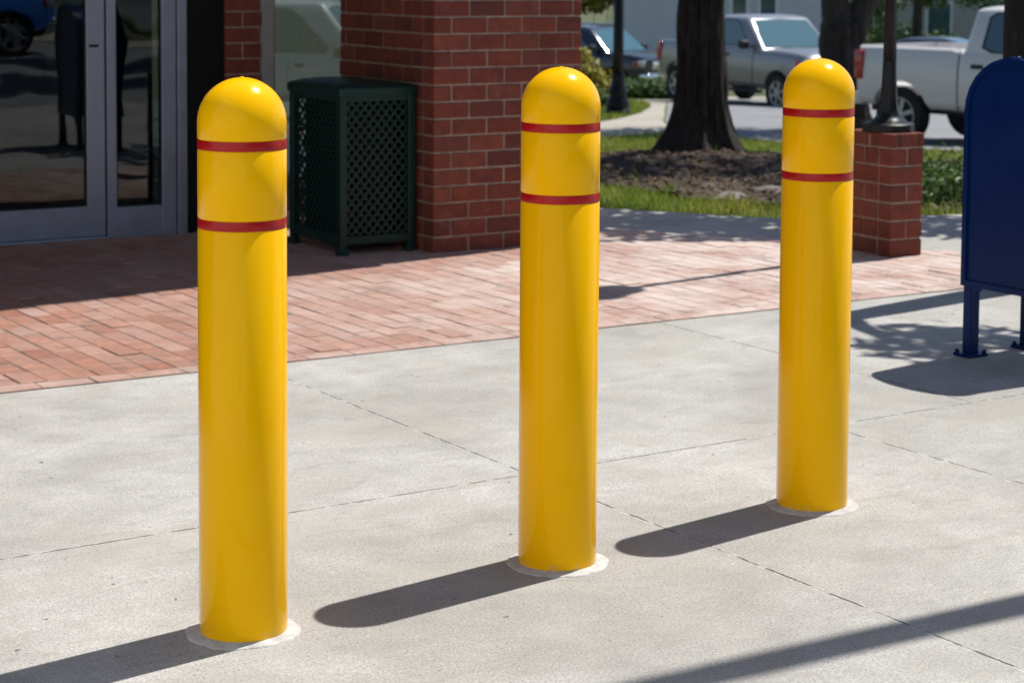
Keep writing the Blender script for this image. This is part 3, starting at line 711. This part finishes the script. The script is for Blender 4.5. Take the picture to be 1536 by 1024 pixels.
tree('street_tree', t3, ([(0, 0, -.05), (.0, 0, .6), (.0, 0, 1.6), (.05, 0, 2.6)], [.115, .105, .10, .085]), [([(.05, 0, 2.5), (.3, -.2, 3.2), (.55, -.5, 3.9)], [.06, .045, .02]), ([(.05, 0, 2.5), (.3, .2, 3.2), (.6, .2, 4.0)], [.055, .04, .02])],
     [(.72, -.62, 3.95, .42), (.98, -.42, 4.15, .36), (.55, -1.0, 3.9, .3), (1.3, -.75, 4.05, .34), (1.75, -1.1, 4.1, .4)], 900, .075,
     'slim near black tree trunk rising behind the blue mailbox', bark='bark2', rough=.06)
# stones in the bed
for i, (s, r, k, lab) in enumerate([(16.5, 1.62, .11, 'pale flat stone in the mulch, nearest the camera below the big tree'), (17.4, 2.02, .13, 'rough grey stone in the mulch right of the big roots'), (15.2, 1.93, .15, 'broad pale stone at the front right edge of the mulch bed'), (14.5, 1.55, .16, 'wide flat grey stone at the edge of the grass beside the path'), (18.6, 1.28, .08, 'small stone in the mulch left of the big tree')]):
    bm = bmesh.new(); bmesh.ops.create_icosphere(bm, subdivisions=3, radius=1)
    for v in bm.verts:
        v.co *= 1+.3*noise.noise(v.co*1.4+Vector((i*7, 0, 0))); v.co = Vector((v.co.x*k, v.co.y*k*.7, v.co.z*k*.34))
    c = MB(); c.bm(bm, smooth=True); o = c.build('stone', M['stone']); x, y = sr(s, r)
    o.location = (x, y, tz(x, y)+bed_mound(x, y)-.042); o.rotation_euler.z = i*1.3-.5; tag(o, lab, 'stone', 'stones in the mulch bed')
def shrub(name, s, r, clusters, n, size, m, label, cat='shrub', group=None):
    t = empty(name, srz(s, r, -.08), math.atan2(VR.y, VR.x), label, cat, group)     # local x runs to the view's right, y away
    b = MB()
    for c in clusters[:4]: b.tube([(c[0]*.3, c[1]*.3, -.05), (c[0]*.7, c[1]*.7, c[2]*.5), (c[0], c[1], c[2])], [.02, .014, .006], 6)
    b.build('stems', M['bark'], t)
    tri_cloud('foliage', leaves(clusters, n, size, shell=.35), M[m], None, None, None, t)
    return t
def row(x0, x1, y, z, rad, step, q=.8): return [(x+random.uniform(-.05, .05), y+random.uniform(-.06, .06), z+random.uniform(-.03, .03), rad*random.uniform(.85, 1.15), q) for x in np.arange(x0, x1, step)]
shrub('hedge', 13.9, 2.72, row(0, 4, 0, .13, .27, .22)+row(0, 4, .4, .17, .27, .22)+row(0, 4, .8, .2, .27, .25), 15000, .03, 'hedge', 'low clipped hedge between the brick pier and the mailbox', 'hedge')
shrub('hedge', 48.6, 2.55, row(0, 1.7, 0, .22, .36, .25)+row(0, 1.7, .5, .27, .36, .25), 4500, .06, 'hedge', 'dark green hedge in front of the dark parked car', 'hedge')
shrub('yellow_bush', 44, 1.55, [(0, 0, .75, .42), (.3, .1, .5, .38), (-.3, 0, .5, .45), (.1, -.1, .25, .4), (.55, 0, .25, .26), (-.1, .1, 1.05, .3)], 3600, .055, 'ybush', 'bright yellow green bush beside the right edge of the brick pillar')
shrub('green_bush', 41.6, 1.72, [(0, 0, .2, .3), (.35, 0, .2, .25), (-.3, 0, .22, .3)], 1800, .05, 'hedge', 'low green bush on the lawn in front of the yellow bush')
shrub('round_shrub', 64, 9.6, [(0, 0, 1., 1.0), (1.1, .2, .8, .9), (2.3, 0, 1.1, 1.1), (3.6, .3, .9, 1.)], 5000, .09, 'leaf', 'dark green shrubs behind the white pickup bed')
shrub('tall_shrub', 70, 11.6, [(0, 0, 1.6, 1.2), (.8, .2, 2.6, 1.2), (-1.2, 0, 2.4, 1.1), (2.6, .3, 2.9, 1.), (4.4, 0, 3., 1.2)], 4200, .12, 'hedge', 'tall light green foliage in front of the grey house')
shrub('tall_shrub', 66, 2.6, [(0, 0, 2.6, .8), (-.8, 0, 2.5, .7), (.7, .3, 2.7, .6), (.6, 0, 3.4, .7), (1.3, .2, 3.2, .5)], 3000, .12, 'ybush', 'light green foliage above the dark wooden fence')
for s, r, a, lab in ((63, 11.55, .12, 'thin dark tree trunk left of the white pickup cab'), (63.5, 12.5, .16, 'dark tree trunk in front of the grey house wall')):
    tree('background_tree', srz(s, r, -.1), ([(0, 0, -.1), (.02, 0, 1.4), (.05, 0, 3.4), (0, .1, 5)], [a*1.2, a, a*.9, a*.6]), [([(.04, 0, 3), (.6, .2, 4.2), (1., .3, 5)], [a*.6, a*.4, .04]), ([(.04, 0, 3.2), (-.6, -.2, 4.4), (-.9, .1, 5.2)], [a*.6, a*.4, .04])],
         [(0, 0, 5.6, 1.6), (1., .3, 5.2, 1.1), (-.9, 0, 5.4, 1.2)], 1500, .16, lab, 'trees by the grey house', nseg=12)
# trees across the road behind the camera, seen only as reflections
for x, y, k in ((2, -24, 1.), (9.5, -25, 1.15), (17, -23, .95), (-7, -24, 1.1), (25, -26, 1.2), (-16, -25, 1.), (12.5, -3.2, .9), (14.5, -8, 1.)):
    tree('roadside_tree', (x, y, 0), ([(0, 0, -.1), (0, .05, 2), (.1, 0, 4*k)], [.28, .22, .16]), [([(.05, 0, 2.4), (1, .4, 4), (1.6, .5, 5)], [.12, .08, .03])],
         [(0, 0, 5*k, 2.2*k), (1.6, .4, 4.6*k, 1.5*k), (-1.5, 0, 4.4*k, 1.6*k), (.2, .3, 6.6*k, 1.7*k), (.3, -.5, 3.2*k, 1.3)], 2600, .2, 'leafy tree across the road seen only in the door glass', 'trees across the road', nseg=12)

# ------------------------------------------------------------------ houses and fence behind
def house(loc, rz, label, L, D, H, siding, wins, gable=2.2):
    t = empty('house', loc, rz, label, 'house')
    b = MB(); b.box(0, L, 0, D, -.5, H); w = b.build('wall', siding, t)
    b = MB(); b.add([(-.3, -.35, H+.005), (L+.3, -.35, H+.005), (L+.3, D+.35, H+.005), (-.3, D+.35, H+.005), (-.3, D/2, H+gable), (L+.3, D/2, H+gable)], [(0, 1, 5, 4), (2, 3, 4, 5), (0, 4, 3), (1, 2, 5), (3, 2, 1, 0)]); b.build('roof', M['shingle'], t)
    for x0, x1, z0, z1 in wins:
        f = MB()
        for a in ((x0-.08, x0, z0-.08, z1+.08), (x1, x1+.08, z0-.08, z1+.08), (x0, x1, z0-.08, z0), (x0, x1, z1, z1+.08)): f.box(a[0], a[1], -.04, .03, a[2], a[3])
        wf = f.build('window', M['stucco'], t); g = MB(); g.box(x0, x1, -.015, .02, z0, z1); g.build('pane', M['carglass'], wf)
    return t
ang = math.atan2(VR.y, VR.x)
p0 = srz(62, 3.42, 0); house(p0, ang, 'white sided house behind the grey pickup truck', 6.0, 8, 3.6, M['siding'], [(3.2, 3.62, 2.0, 3.2), (4.05, 4.5, 2.0, 3.2)])
p0 = srz(76, 12.2, 0); house(p0, ang-.2, 'pale grey house behind foliage at the upper right', 9, 8, 3.4, M['siding2'], [(1.2, 1.9, .9, 2.3), (3.1, 3.9, .9, 2.3), (5.4, 6.4, 1.2, 2.4)])
fn = empty('wooden_fence', srz(63.5, -1.5, -.1), ang, 'dark brown board fence behind the dark parked car', 'fence')
b = MB(); x = 0
while x < 4.6: b.box(x, x+.135, 0, .022, 0, 1.75+random.uniform(-.015, .015)); x += .15
b.build('boards', M['fence'], fn); b = MB(); b.box(0, 4.6, .024, .08, .3, .39); b.box(0, 4.6, .024, .08, 1.4, 1.49); b.build('rails', M['fence'], fn)
# building across the road; white one left of camera added to bounce sunlight
house((30, -30, 0), math.pi, 'long pale building across the road seen only in reflections', 60, 9, 4.2, M['stucco'], [(6+6*k, 8.5+6*k, 1, 2.8) for k in range(9)])
house((-2.6, -13.5, 0), R(90), 'white rendered block added unseen left of the pavement to bounce sun onto the bollards', 18.8, 9, 8.5, M['stucco'], [(2+4*k, 3+4*k, 1, 2.4) for k in range(3)])

# ------------------------------------------------------------------ vehicles
def boolean(o, cutters):
    for c in cutters:
        m = o.modifiers.new('c', 'BOOLEAN'); m.object = c; m.operation = 'DIFFERENCE'; m.solver = 'EXACT'
    bpy.context.view_layer.update()
    dg = bpy.context.evaluated_depsgraph_get(); me = bpy.data.meshes.new_from_object(o.evaluated_get(dg))
    o.modifiers.clear(); old = o.data; o.data = me; me.name = old.name; bpy.data.meshes.remove(old)
    me.polygons.foreach_set('use_smooth', [True]*len(me.polygons)); me.set_sharp_from_angle(angle=R(32))
    for c in cutters: bpy.data.objects.remove(c)
def vehicle(name, loc, rz, label, cat, paint, P, group=None):
    t = empty(name, loc, rz, label, cat, group)
    st = P['stations']                                     # x, half width, underside, shoulder, crown
    vs = []; fs = []; n = None
    for x, w, zb, zt, cr in st:
        h = zt-zb
        half = [(0, zb), (.72*w, zb), (.93*w, zb+.05), (.985*w, zb+.14*h), (w, zb+.36*h), (w*1.0, zb+.5*h), (.992*w, zb+.66*h), (.975*w, zb+.84*h), (.945*w, zt-.035), (.9*w, zt), (.6*w, zt+cr*.7), (0, zt+cr)]
        ring = half+[(-y, z) for y, z in reversed(half[1:-1])]; n = len(ring); vs += [(x, y, z) for y, z in ring]
    for i in range(len(st)-1):
        for k in range(n): fs.append((i*n+k, i*n+(k+1) % n, (i+1)*n+(k+1) % n, (i+1)*n+k))
    fs.append(tuple(range(n))); fs.append(tuple((len(st)-1)*n+k for k in range(n)))
    b = MB(); b.add(vs, fs, True); body = b.build('body', M[paint], t, sharp=32)
    cut = []; rw = P['wr']
    for ax in P['axles']:
        for s in (-1, 1):
            c = MB(); c.lathe([(rw*1.2, -.22), (rw*1.2, .4)], 28, M=Matrix.Translation((ax, s*(P['hw']-.12), rw*1.02)) @ Matrix.Rotation(R(-90*s), 4, 'X')); cut.append(c.build('cutter', None))
    if 'bed' in P:
        c = MB(); x0, x1, z = P['bed']; c.box(x0, x1, -P['hw']+.13, P['hw']-.13, z, z+2); cut.append(c.build('cutter', None))
    for c in cut: c.location = (0, 0, 0)
    body.parent = None; boolean(body, cut); body.parent = t
    b = MB(); b.box(P['axles'][1]-.7, P['axles'][0]+.7, -P['hw']+.36, P['hw']-.36, st[2][2]-.06, st[2][2]+.25); b.build('underbody', M['darkplastic'], t)
    for ax in P['axles']:
        for s in (-1, 1):
            X = Matrix.Translation((ax, s*(P['hw']-.115), rw)) @ Matrix.Rotation(R(-90*s), 4, 'X')
            b = MB(); b.lathe([(rw*.62, -.105), (rw*.93, -.11), (rw, -.08), (rw, .08), (rw*.93, .112), (rw*.66, .105), (rw*.62, .07)], 36, M=X); w = b.build('wheel', M['tyre'], t, sharp=40)
            b = MB(); b.lathe([(rw*.64, .06), (rw*.64, .098), (rw*.58, .09), (rw*.55, .03), (.03, .02)], 32, M=X)
            for k in range(6):
                b.bbox(.04, rw*.6, -.035, .035, .05, .092, .01, M=X @ Matrix.Rotation(k*math.pi/3+.3, 4, 'Z'), seg=1)
            b.lathe([(.085, .05), (.08, .1), (.04, .108), (.001, .108)], 16, M=X); b.build('rim', M['rim'], w, sharp=35)
    # cabin
    C = P['cab']; zb, zr, wb, wt = C['zb'], C['zr'], C['wb'], C['wt']; fb, ft, rt, rb = C['fb'], C['ft'], C['rt'], C['rb']
    rings = []
    for v, zz, ins in ((0, zb-.05, 0), (.0, zb, 0), (.5, (zb+zr)/2, 0), (.93, zb+(zr-zb)*.93, 0), (1.0, zr-.008, .035), (1., zr+.02, .16), (1., zr+.04, .4)):
        x1 = fb+(ft-fb)*v-ins*1.1; x0 = rb+(rt-rb)*v+ins*1.1; y = wb+(wt-wb)*v-ins*.9; cr = .11
        ring = []
        for cx, cy, a in ((x1-cr, -y+cr, -90), (x1-cr, y-cr, 0), (x0+cr, y-cr, 90), (x0+cr, -y+cr, 180)):
            for k in range(5): ring.append((cx+cr*math.cos(R(a+22.5*k)), cy+cr*math.sin(R(a+22.5*k)), zz))
        rings.append(ring)
    m = 20; b = MB(); fs = [(i*m+k, i*m+(k+1) % m, (i+1)*m+(k+1) % m, (i+1)*m+k) for i in range(len(rings)-1) for k in range(m)]
    fs += [tuple(range(m)), tuple((len(rings)-1)*m+k for k in range(m))]
    b.add([v for r_ in rings for v in r_], fs, True); b.build('cabin', M[paint], t, sharp=38)
    def side(u, v, s, off): 
        x0, x1 = rb+(rt-rb)*v, fb+(ft-fb)*v; return Vector((x0+(x1-x0)*u, s*(wb+(wt-wb)*v+off), zb+(zr-zb)*v))
    def panel(name, pts_out, pts_in, mm, par=t):
        k = len(pts_out); b = MB(); b.add(pts_out+pts_in, [tuple(range(k)), tuple(reversed(range(k, 2*k)))]+[(i, k+i, k+(i+1) % k, (i+1) % k) for i in range(k)]); return b.build(name, mm, par)
    for s in (-1, 1):
        for poly in C['wins']:
            fr = [(u, v) for u, v in poly]; uc = sum(u for u, v in poly)/len(poly); vc = sum(v for u, v in poly)/len(poly)
            sm = []                                                          # cut the corners so that the panes look rounded
            for i, (u, v) in enumerate(poly):
                a, c = poly[i-1], poly[(i+1) % len(poly)]; sm += [(u+(a[0]-u)*.12, v+(a[1]-v)*.12), (u+(c[0]-u)*.12, v+(c[1]-v)*.12)]
            big = [(uc+(u-uc)*1.06, vc+(v-vc)*1.09) for u, v in sm]
            tr = panel('window_trim', [side(u, v, s, .007) for u, v in big], [side(u, v, s, -.02) for u, v in big], M['darkplastic'])
            panel('side_window', [side(u, v, s, .011) for u, v in sm], [side(u, v, s, -.015) for u, v in sm], M['carglass'])
    def fr_(y, v, off, a, c): return Vector((a+(c-a)*v+off, y*(wb+(wt-wb)*v), zb+(zr-zb)*v))
    ws = [(-.86, .06), (.86, .06), (.87, .5), (.84, .90), (.0, .94), (-.84, .90), (-.87, .5)]
    panel('windscreen', [fr_(y, v, .012, fb, ft) for y, v in ws], [fr_(y, v, -.03, fb, ft) for y, v in ws], M['windscreen'])
    panel('rear_window', [fr_(y, v, -.012, rb, rt) for y, v in ws], [fr_(y, v, .03, rb, rt) for y, v in ws], M['carglass'])
    hw = P['hw']
    for x, z, dx in P['handles']:
        for s in (-1, 1): b = MB(); b.bbox(x-dx, x+dx, s*hw*.985-.02, s*hw*.985+.022, z-.028, z+.028, .01); b.build('door_handle', M['darkplastic'] if not P.get('chrome_handle') else M['chrome'], t)
    for x, z0, z1 in P['seams']:
        for s in (-1, 1):
            b = MB(); N = 10; pts = []
            for k in range(N+1):
                z = z0+(z1-z0)*k/N; wv = interp_w(st, x, z); pts.append((x, s*(wv+.001), z))
            b.tube(pts, .009, 6); b.build('door_gap', M['darkplastic'], t)
    for s in (-1, 1):
        b = MB(); x, z = P['mirror']; b.bbox(x-.09, x+.07, s*(hw+.02) if s > 0 else -(hw+.22), s*(hw+.22) if s > 0 else -(hw+.02), z, z+.17, .04, seg=3); b.bbox(x-.02, x+.03, min(s*(hw-.1), s*(hw+.05)), max(s*(hw-.1), s*(hw+.05)), z+.03, z+.07, .01); b.build('wing_mirror', M['darkplastic'], t, sharp=40)
        for nm, bx, mm in P['lights']:
            b = MB(); x0, x1, y0, y1, z0, z1 = bx; ya, yb = sorted((s*y0, s*y1)); b.bbox(x0, x1, ya, yb, z0, z1, .018, seg=3); b.build(nm, M[mm], t, sharp=40)
    for nm, bx, mm, be in P['trim']:
        b = MB(); b.bbox(*bx, be, seg=3); b.build(nm, M[mm], t, sharp=40)
    if 'bars' in P:
        b = MB()
        for bx in P['bars']: b.bbox(*bx, .012)
        b.build('grille_bars', M['chrome'], t)
    return t
def interp_w(st, x, z):
    for a, c in zip(st, st[1:]):
        lo, hi = (a, c) if a[0] <= c[0] else (c, a)
        if lo[0] <= x <= hi[0]:
            f = (x-lo[0])/(hi[0]-lo[0]); w = lo[1]+(hi[1]-lo[1])*f; zb = lo[2]+(hi[2]-lo[2])*f; zt = lo[3]+(hi[3]-lo[3])*f
            q = (z-zb)/(zt-zb); tab = [(0, .93), (.14, .985), (.36, 1), (.5, 1), (.66, .992), (.84, .975), (1, .93)]
            for (q0, k0), (q1, k1) in zip(tab, tab[1:]):
                if q0 <= q <= q1: return w*(k0+(k1-k0)*(q-q0)/(q1-q0))
            return w*.93
    return .95
PICK = dict(hw=.96, wr=.39, axles=(1.80, -1.99), bed=(-2.62, -.92, .78),
    stations=[(-2.72, .90, .55, 1.31, .0), (-2.70, .94, .50, 1.33, .0), (-2.2, .96, .47, 1.335, .0), (-1.0, .96, .46, 1.335, 0), (-.85, .96, .45, 1.30, .0), (.9, .96, .44, 1.26, .01), (1.05, .96, .44, 1.24, .03), (1.9, .955, .46, 1.23, .05), (2.35, .94, .50, 1.21, .05), (2.6, .91, .52, 1.17, .04), (2.72, .86, .56, 1.08, .02)],
    cab=dict(zb=1.24, zr=1.88, wb=.90, wt=.76, fb=1.15, ft=.46, rt=-.72, rb=-.86, wins=[[(.34, .1), (.80, .1), (.795, .3), (.73, .88), (.32, .88)], [(.06, .12), (.29, .12), (.27, .86), (.10, .86)]]),
    handles=[(-.02, 1.10, .09)], seams=[(-.88, .5, 1.3), (-.22, .5, 1.22), (.95, .5, 1.22)], mirror=(.82, 1.25),
    lights=[('headlight', (2.42, 2.70, .56, .885, .90, 1.09), 'lens'), ('indicator', (2.36, 2.50, .80, .925, .90, 1.08), 'tail'), ('tail_light', (-2.745, -2.60, .80, .965, .86, 1.26), 'tail')],
    trim=[('grille', (2.60, 2.735, -.56, .56, .74, 1.03), 'darkplastic', .03), ('front_bumper', (2.50, 2.84, -.88, .88, .48, .71), 'grey', .06), ('rear_bumper', (-2.86, -2.66, -.86, .86, .50, .68), 'chrome', .04), ('running_board', (-.8, 1.2, -.985, -.86, .36, .42), 'darkplastic', .02), ('running_board', (-.8, 1.2, .86, .985, .36, .42), 'darkplastic', .02)],
    bars=[(2.72, 2.75, -.54, .54, .78, .81), (2.72, 2.75, -.54, .54, .86, .90), (2.72, 2.75, -.54, .54, .96, .99)])
def heading(th): return math.atan2(*(lambda h: (h.y, h.x))(VR*math.cos(R(th))-VF*math.sin(R(th))))
def by_wheel(P, s, r, th, k, side=-1, dz=-.035):
    """vehicle origin so that its wheel k on that side stands at view depth s and offset r"""
    a = heading(th); x, y = sr(s, r); lx, ly = P['axles'][k], side*(P['hw']-.115)
    ox = x-(lx*math.cos(a)-ly*math.sin(a)); oy = y-(lx*math.sin(a)+ly*math.cos(a))
    return (ox, oy, tz(x, y)+dz), a
loc, a = by_wheel(PICK, 46.0, 3.82, 62.5, 1)
tk = vehicle('pickup_truck', loc, a, 'grey extended cab pickup truck parked behind the big tree', 'pickup truck', 'grey', PICK, 'parked pickup trucks'); tk.scale = (1.04,)*3
P2 = dict(PICK); P2['bed'] = (-2.62, -1.12, .78); P2['stations'] = [q if q[0] not in (-1.0, -.85) else (q[0]-.19, *q[1:]) for q in PICK['stations']]
P2['cab'] = dict(PICK['cab'], rb=-1.05, rt=-.91, wins=[[(.16, .1), (.80, .1), (.795, .3), (.73, .88), (.20, .88)]]); P2['handles'] = [(-.76, 1.1, .09)]; P2['seams'] = [(-1.05, .5, 1.3), (.95, .5, 1.22)]
P2['trim'] = [t_ if t_[0] not in ('front_bumper', 'rear_bumper') else (t_[0], t_[1], 'silver', t_[3]) for t_ in PICK['trim'] if t_[0] != 'running_board']
loc, a = by_wheel(P2, 29.2, 5.66, 46, 1)
tk = vehicle('pickup_truck', loc, a, 'silver white pickup truck with open bed behind the lamp post pier', 'pickup truck', 'silver', P2, 'parked pickup trucks'); tk.scale = (1.04,)*3
SUV = dict(hw=.95, wr=.36, axles=(1.45, -1.4), stations=[(-2.35, .84, .55, 1.12, 0), (-2.28, .92, .48, 1.14, 0), (-1.6, .95, .40, 1.15, 0), (.6, .95, .38, 1.12, .0), (1.0, .95, .38, 1.10, .03), (1.8, .94, .42, 1.07, .04), (2.1, .90, .46, 1.03, .03), (2.3, .80, .5, .95, .02)],
    cab=dict(zb=1.10, zr=1.72, wb=.88, wt=.70, fb=1.1, ft=.35, rt=-2.0, rb=-2.25, wins=[[(.44, .12), (.86, .12), (.75, .86), (.45, .86)], [(.2, .12), (.42, .12), (.43, .86), (.22, .86)], [(.05, .12), (.18, .12), (.2, .86), (.09, .86)]]),
    handles=[(.0, .98, .09), (-.95, .98, .09)], seams=[(-.2, .45, 1.1), (.9, .45, 1.1), (-1.1, .45, 1.1)], mirror=(.75, 1.12),
    lights=[('headlight', (2.05, 2.28, .55, .88, .78, .94), 'lens'), ('indicator', (1.98, 2.1, .80, .915, .78, .92), 'tail'), ('tail_light', (-2.37, -2.2, .7, .93, .75, 1.1), 'tail')],
    trim=[('grille', (2.2, 2.325, -.52, .52, .70, .92), 'chrome', .03), ('front_bumper', (2.1, 2.42, -.86, .86, .42, .62), 'chrome', .06), ('rear_bumper', (-2.48, -2.25, -.85, .85, .42, .62), 'navy', .05), ('roof_rack', (-1.6, .2, -.66, -.62, 1.765, 1.80), 'chrome', .012), ('roof_rack', (-1.6, .2, .62, .66, 1.765, 1.80), 'chrome', .012)])
x, y = sr(54.0, 2.2); loc, a = (x, y, tz(x, y)-.03), heading(42)
vehicle('parked_car', loc, a, 'dark estate car with chrome grille parked behind the hedge', 'car', 'navy', SUV)
SED = dict(hw=.9, wr=.32, axles=(1.4, -1.35), stations=[(-2.25, .76, .5, .92, 0), (-2.1, .86, .36, .98, .01), (-1.3, .9, .28, 1.0, .02), (.7, .9, .26, .97, .02), (1.6, .88, .3, .88, .05), (2.1, .8, .36, .76, .04), (2.25, .66, .42, .66, .02)],
    cab=dict(zb=.96, zr=1.40, wb=.82, wt=.58, fb=1.05, ft=.2, rt=-.95, rb=-1.75, wins=[[(.42, .12), (.84, .12), (.70, .86), (.45, .86)], [(.14, .12), (.39, .12), (.42, .86), (.27, .86)]]),
    handles=[(-.1, .85, .08), (-1., .86, .08)], seams=[(-.2, .35, .95), (.85, .35, .95), (-1.1, .45, .95)], mirror=(.7, .96),
    lights=[('headlight', (1.98, 2.2, .45, .78, .56, .70), 'lens'), ('tail_light', (-2.24, -2.05, .5, .84, .7, .88), 'tail')],
    trim=[('front_bumper', (2.05, 2.34, -.74, .74, .3, .5), 'darkplastic', .06), ('rear_bumper', (-2.34, -2.12, -.8, .8, .3, .52), 'darkplastic', .05)])
loc, a = by_wheel(SED, 46, 10.9, 30, 0); vehicle('parked_car', loc, a, 'dark sedan partly hidden behind the silver pickup bed', 'car', 'navy', SED)
VAN = dict(SUV); VAN['cab'] = dict(SUV['cab'], zr=2.05)
VAN['trim'] = [q for q in SUV['trim'] if q[0] != 'roof_rack']
x, y = sr(36, -3.5); vehicle('parked_van', (x, y, tz(x, y)-.05), heading(10), 'white van seen through the shop window left of the pillar', 'van', 'whitecar', VAN)
vehicle('parked_van', (9.2, -11.5, -.05), 0, 'blue van parked across the road, mirrored in the door glass', 'van', 'bluecar', dict(VAN, trim=[q for q in VAN['trim']]+[('sill', (-1.0, 1.0, .93, .985, .36, .56), 'whitecar', .02), ('sill', (-1., 1., -.985, -.93, .36, .56), 'whitecar', .02)]))

# ------------------------------------------------------------------ light
EL, AZ = 61.5, math.degrees(math.atan2(1, .166))            # the sun stands over the lawn to the right
W_ = bpy.data.worlds.new('World'); SC.world = W_; W_.use_nodes = True
nt = W_.node_tree; sky = nt.nodes.new('ShaderNodeTexSky'); sky.sky_type = 'NISHITA'; sky.sun_disc = False
sky.sun_elevation = R(EL); sky.sun_rotation = R(AZ); sky.air_density = 1.; sky.dust_density = .35; sky.ozone_density = 2.5
nt.links.new(sky.outputs[0], nt.nodes['Background'].inputs[0]); nt.nodes['Background'].inputs[1].default_value = .092
sun = bpy.data.lights.new('sun', 'SUN'); sun.energy = 5.0; sun.angle = R(.53); sun.color = (1, .97, .92)
so = bpy.data.objects.new('sun', sun); COL.objects.link(so)
sd = Vector((math.cos(R(EL))*math.sin(R(AZ)), math.cos(R(EL))*math.cos(R(AZ)), math.sin(R(EL))))
so.rotation_euler = sd.to_track_quat('Z', 'Y').to_euler(); so.location = (10, 6, 20)
# ------------------------------------------------------------------ camera (a long lens with its frame shifted down)
cam = bpy.data.cameras.new('camera'); co = bpy.data.objects.new('camera', cam); COL.objects.link(co); SC.camera = co
pitch, roll = R(4.2431), R(.38675); cp, sp = math.cos(pitch), math.sin(pitch)
right = Vector((.845389, -.534151, 0)); fwd = Vector((.534151*cp, .845389*cp, -sp)); down = -(right.cross(fwd))
cr_, sr_ = math.cos(roll), math.sin(roll)
r2 = right*cr_-down*sr_; d2 = right*sr_+down*cr_
mw_ = Matrix(((r2.x, -d2.x, -fwd.x, 0), (r2.y, -d2.y, -fwd.y, 0), (r2.z, -d2.z, -fwd.z, 1.52577), (0, 0, 0, 1)))
co.matrix_world = mw_
cam.sensor_width = 36; cam.lens = 3078.85/1536*36; cam.shift_y = -(512-172.513)/1536
cam.clip_start = .05; cam.clip_end = 1500
cam.dof.use_dof = True; cam.dof.focus_distance = 4.75; cam.dof.aperture_fstop = 7.5
SC.view_settings.view_transform = 'Standard'; SC.view_settings.look = 'None'; SC.view_settings.exposure = .17; SC.view_settings.gamma = 1
SC.cycles.max_bounces = 10; SC.cycles.transparent_max_bounces = 16
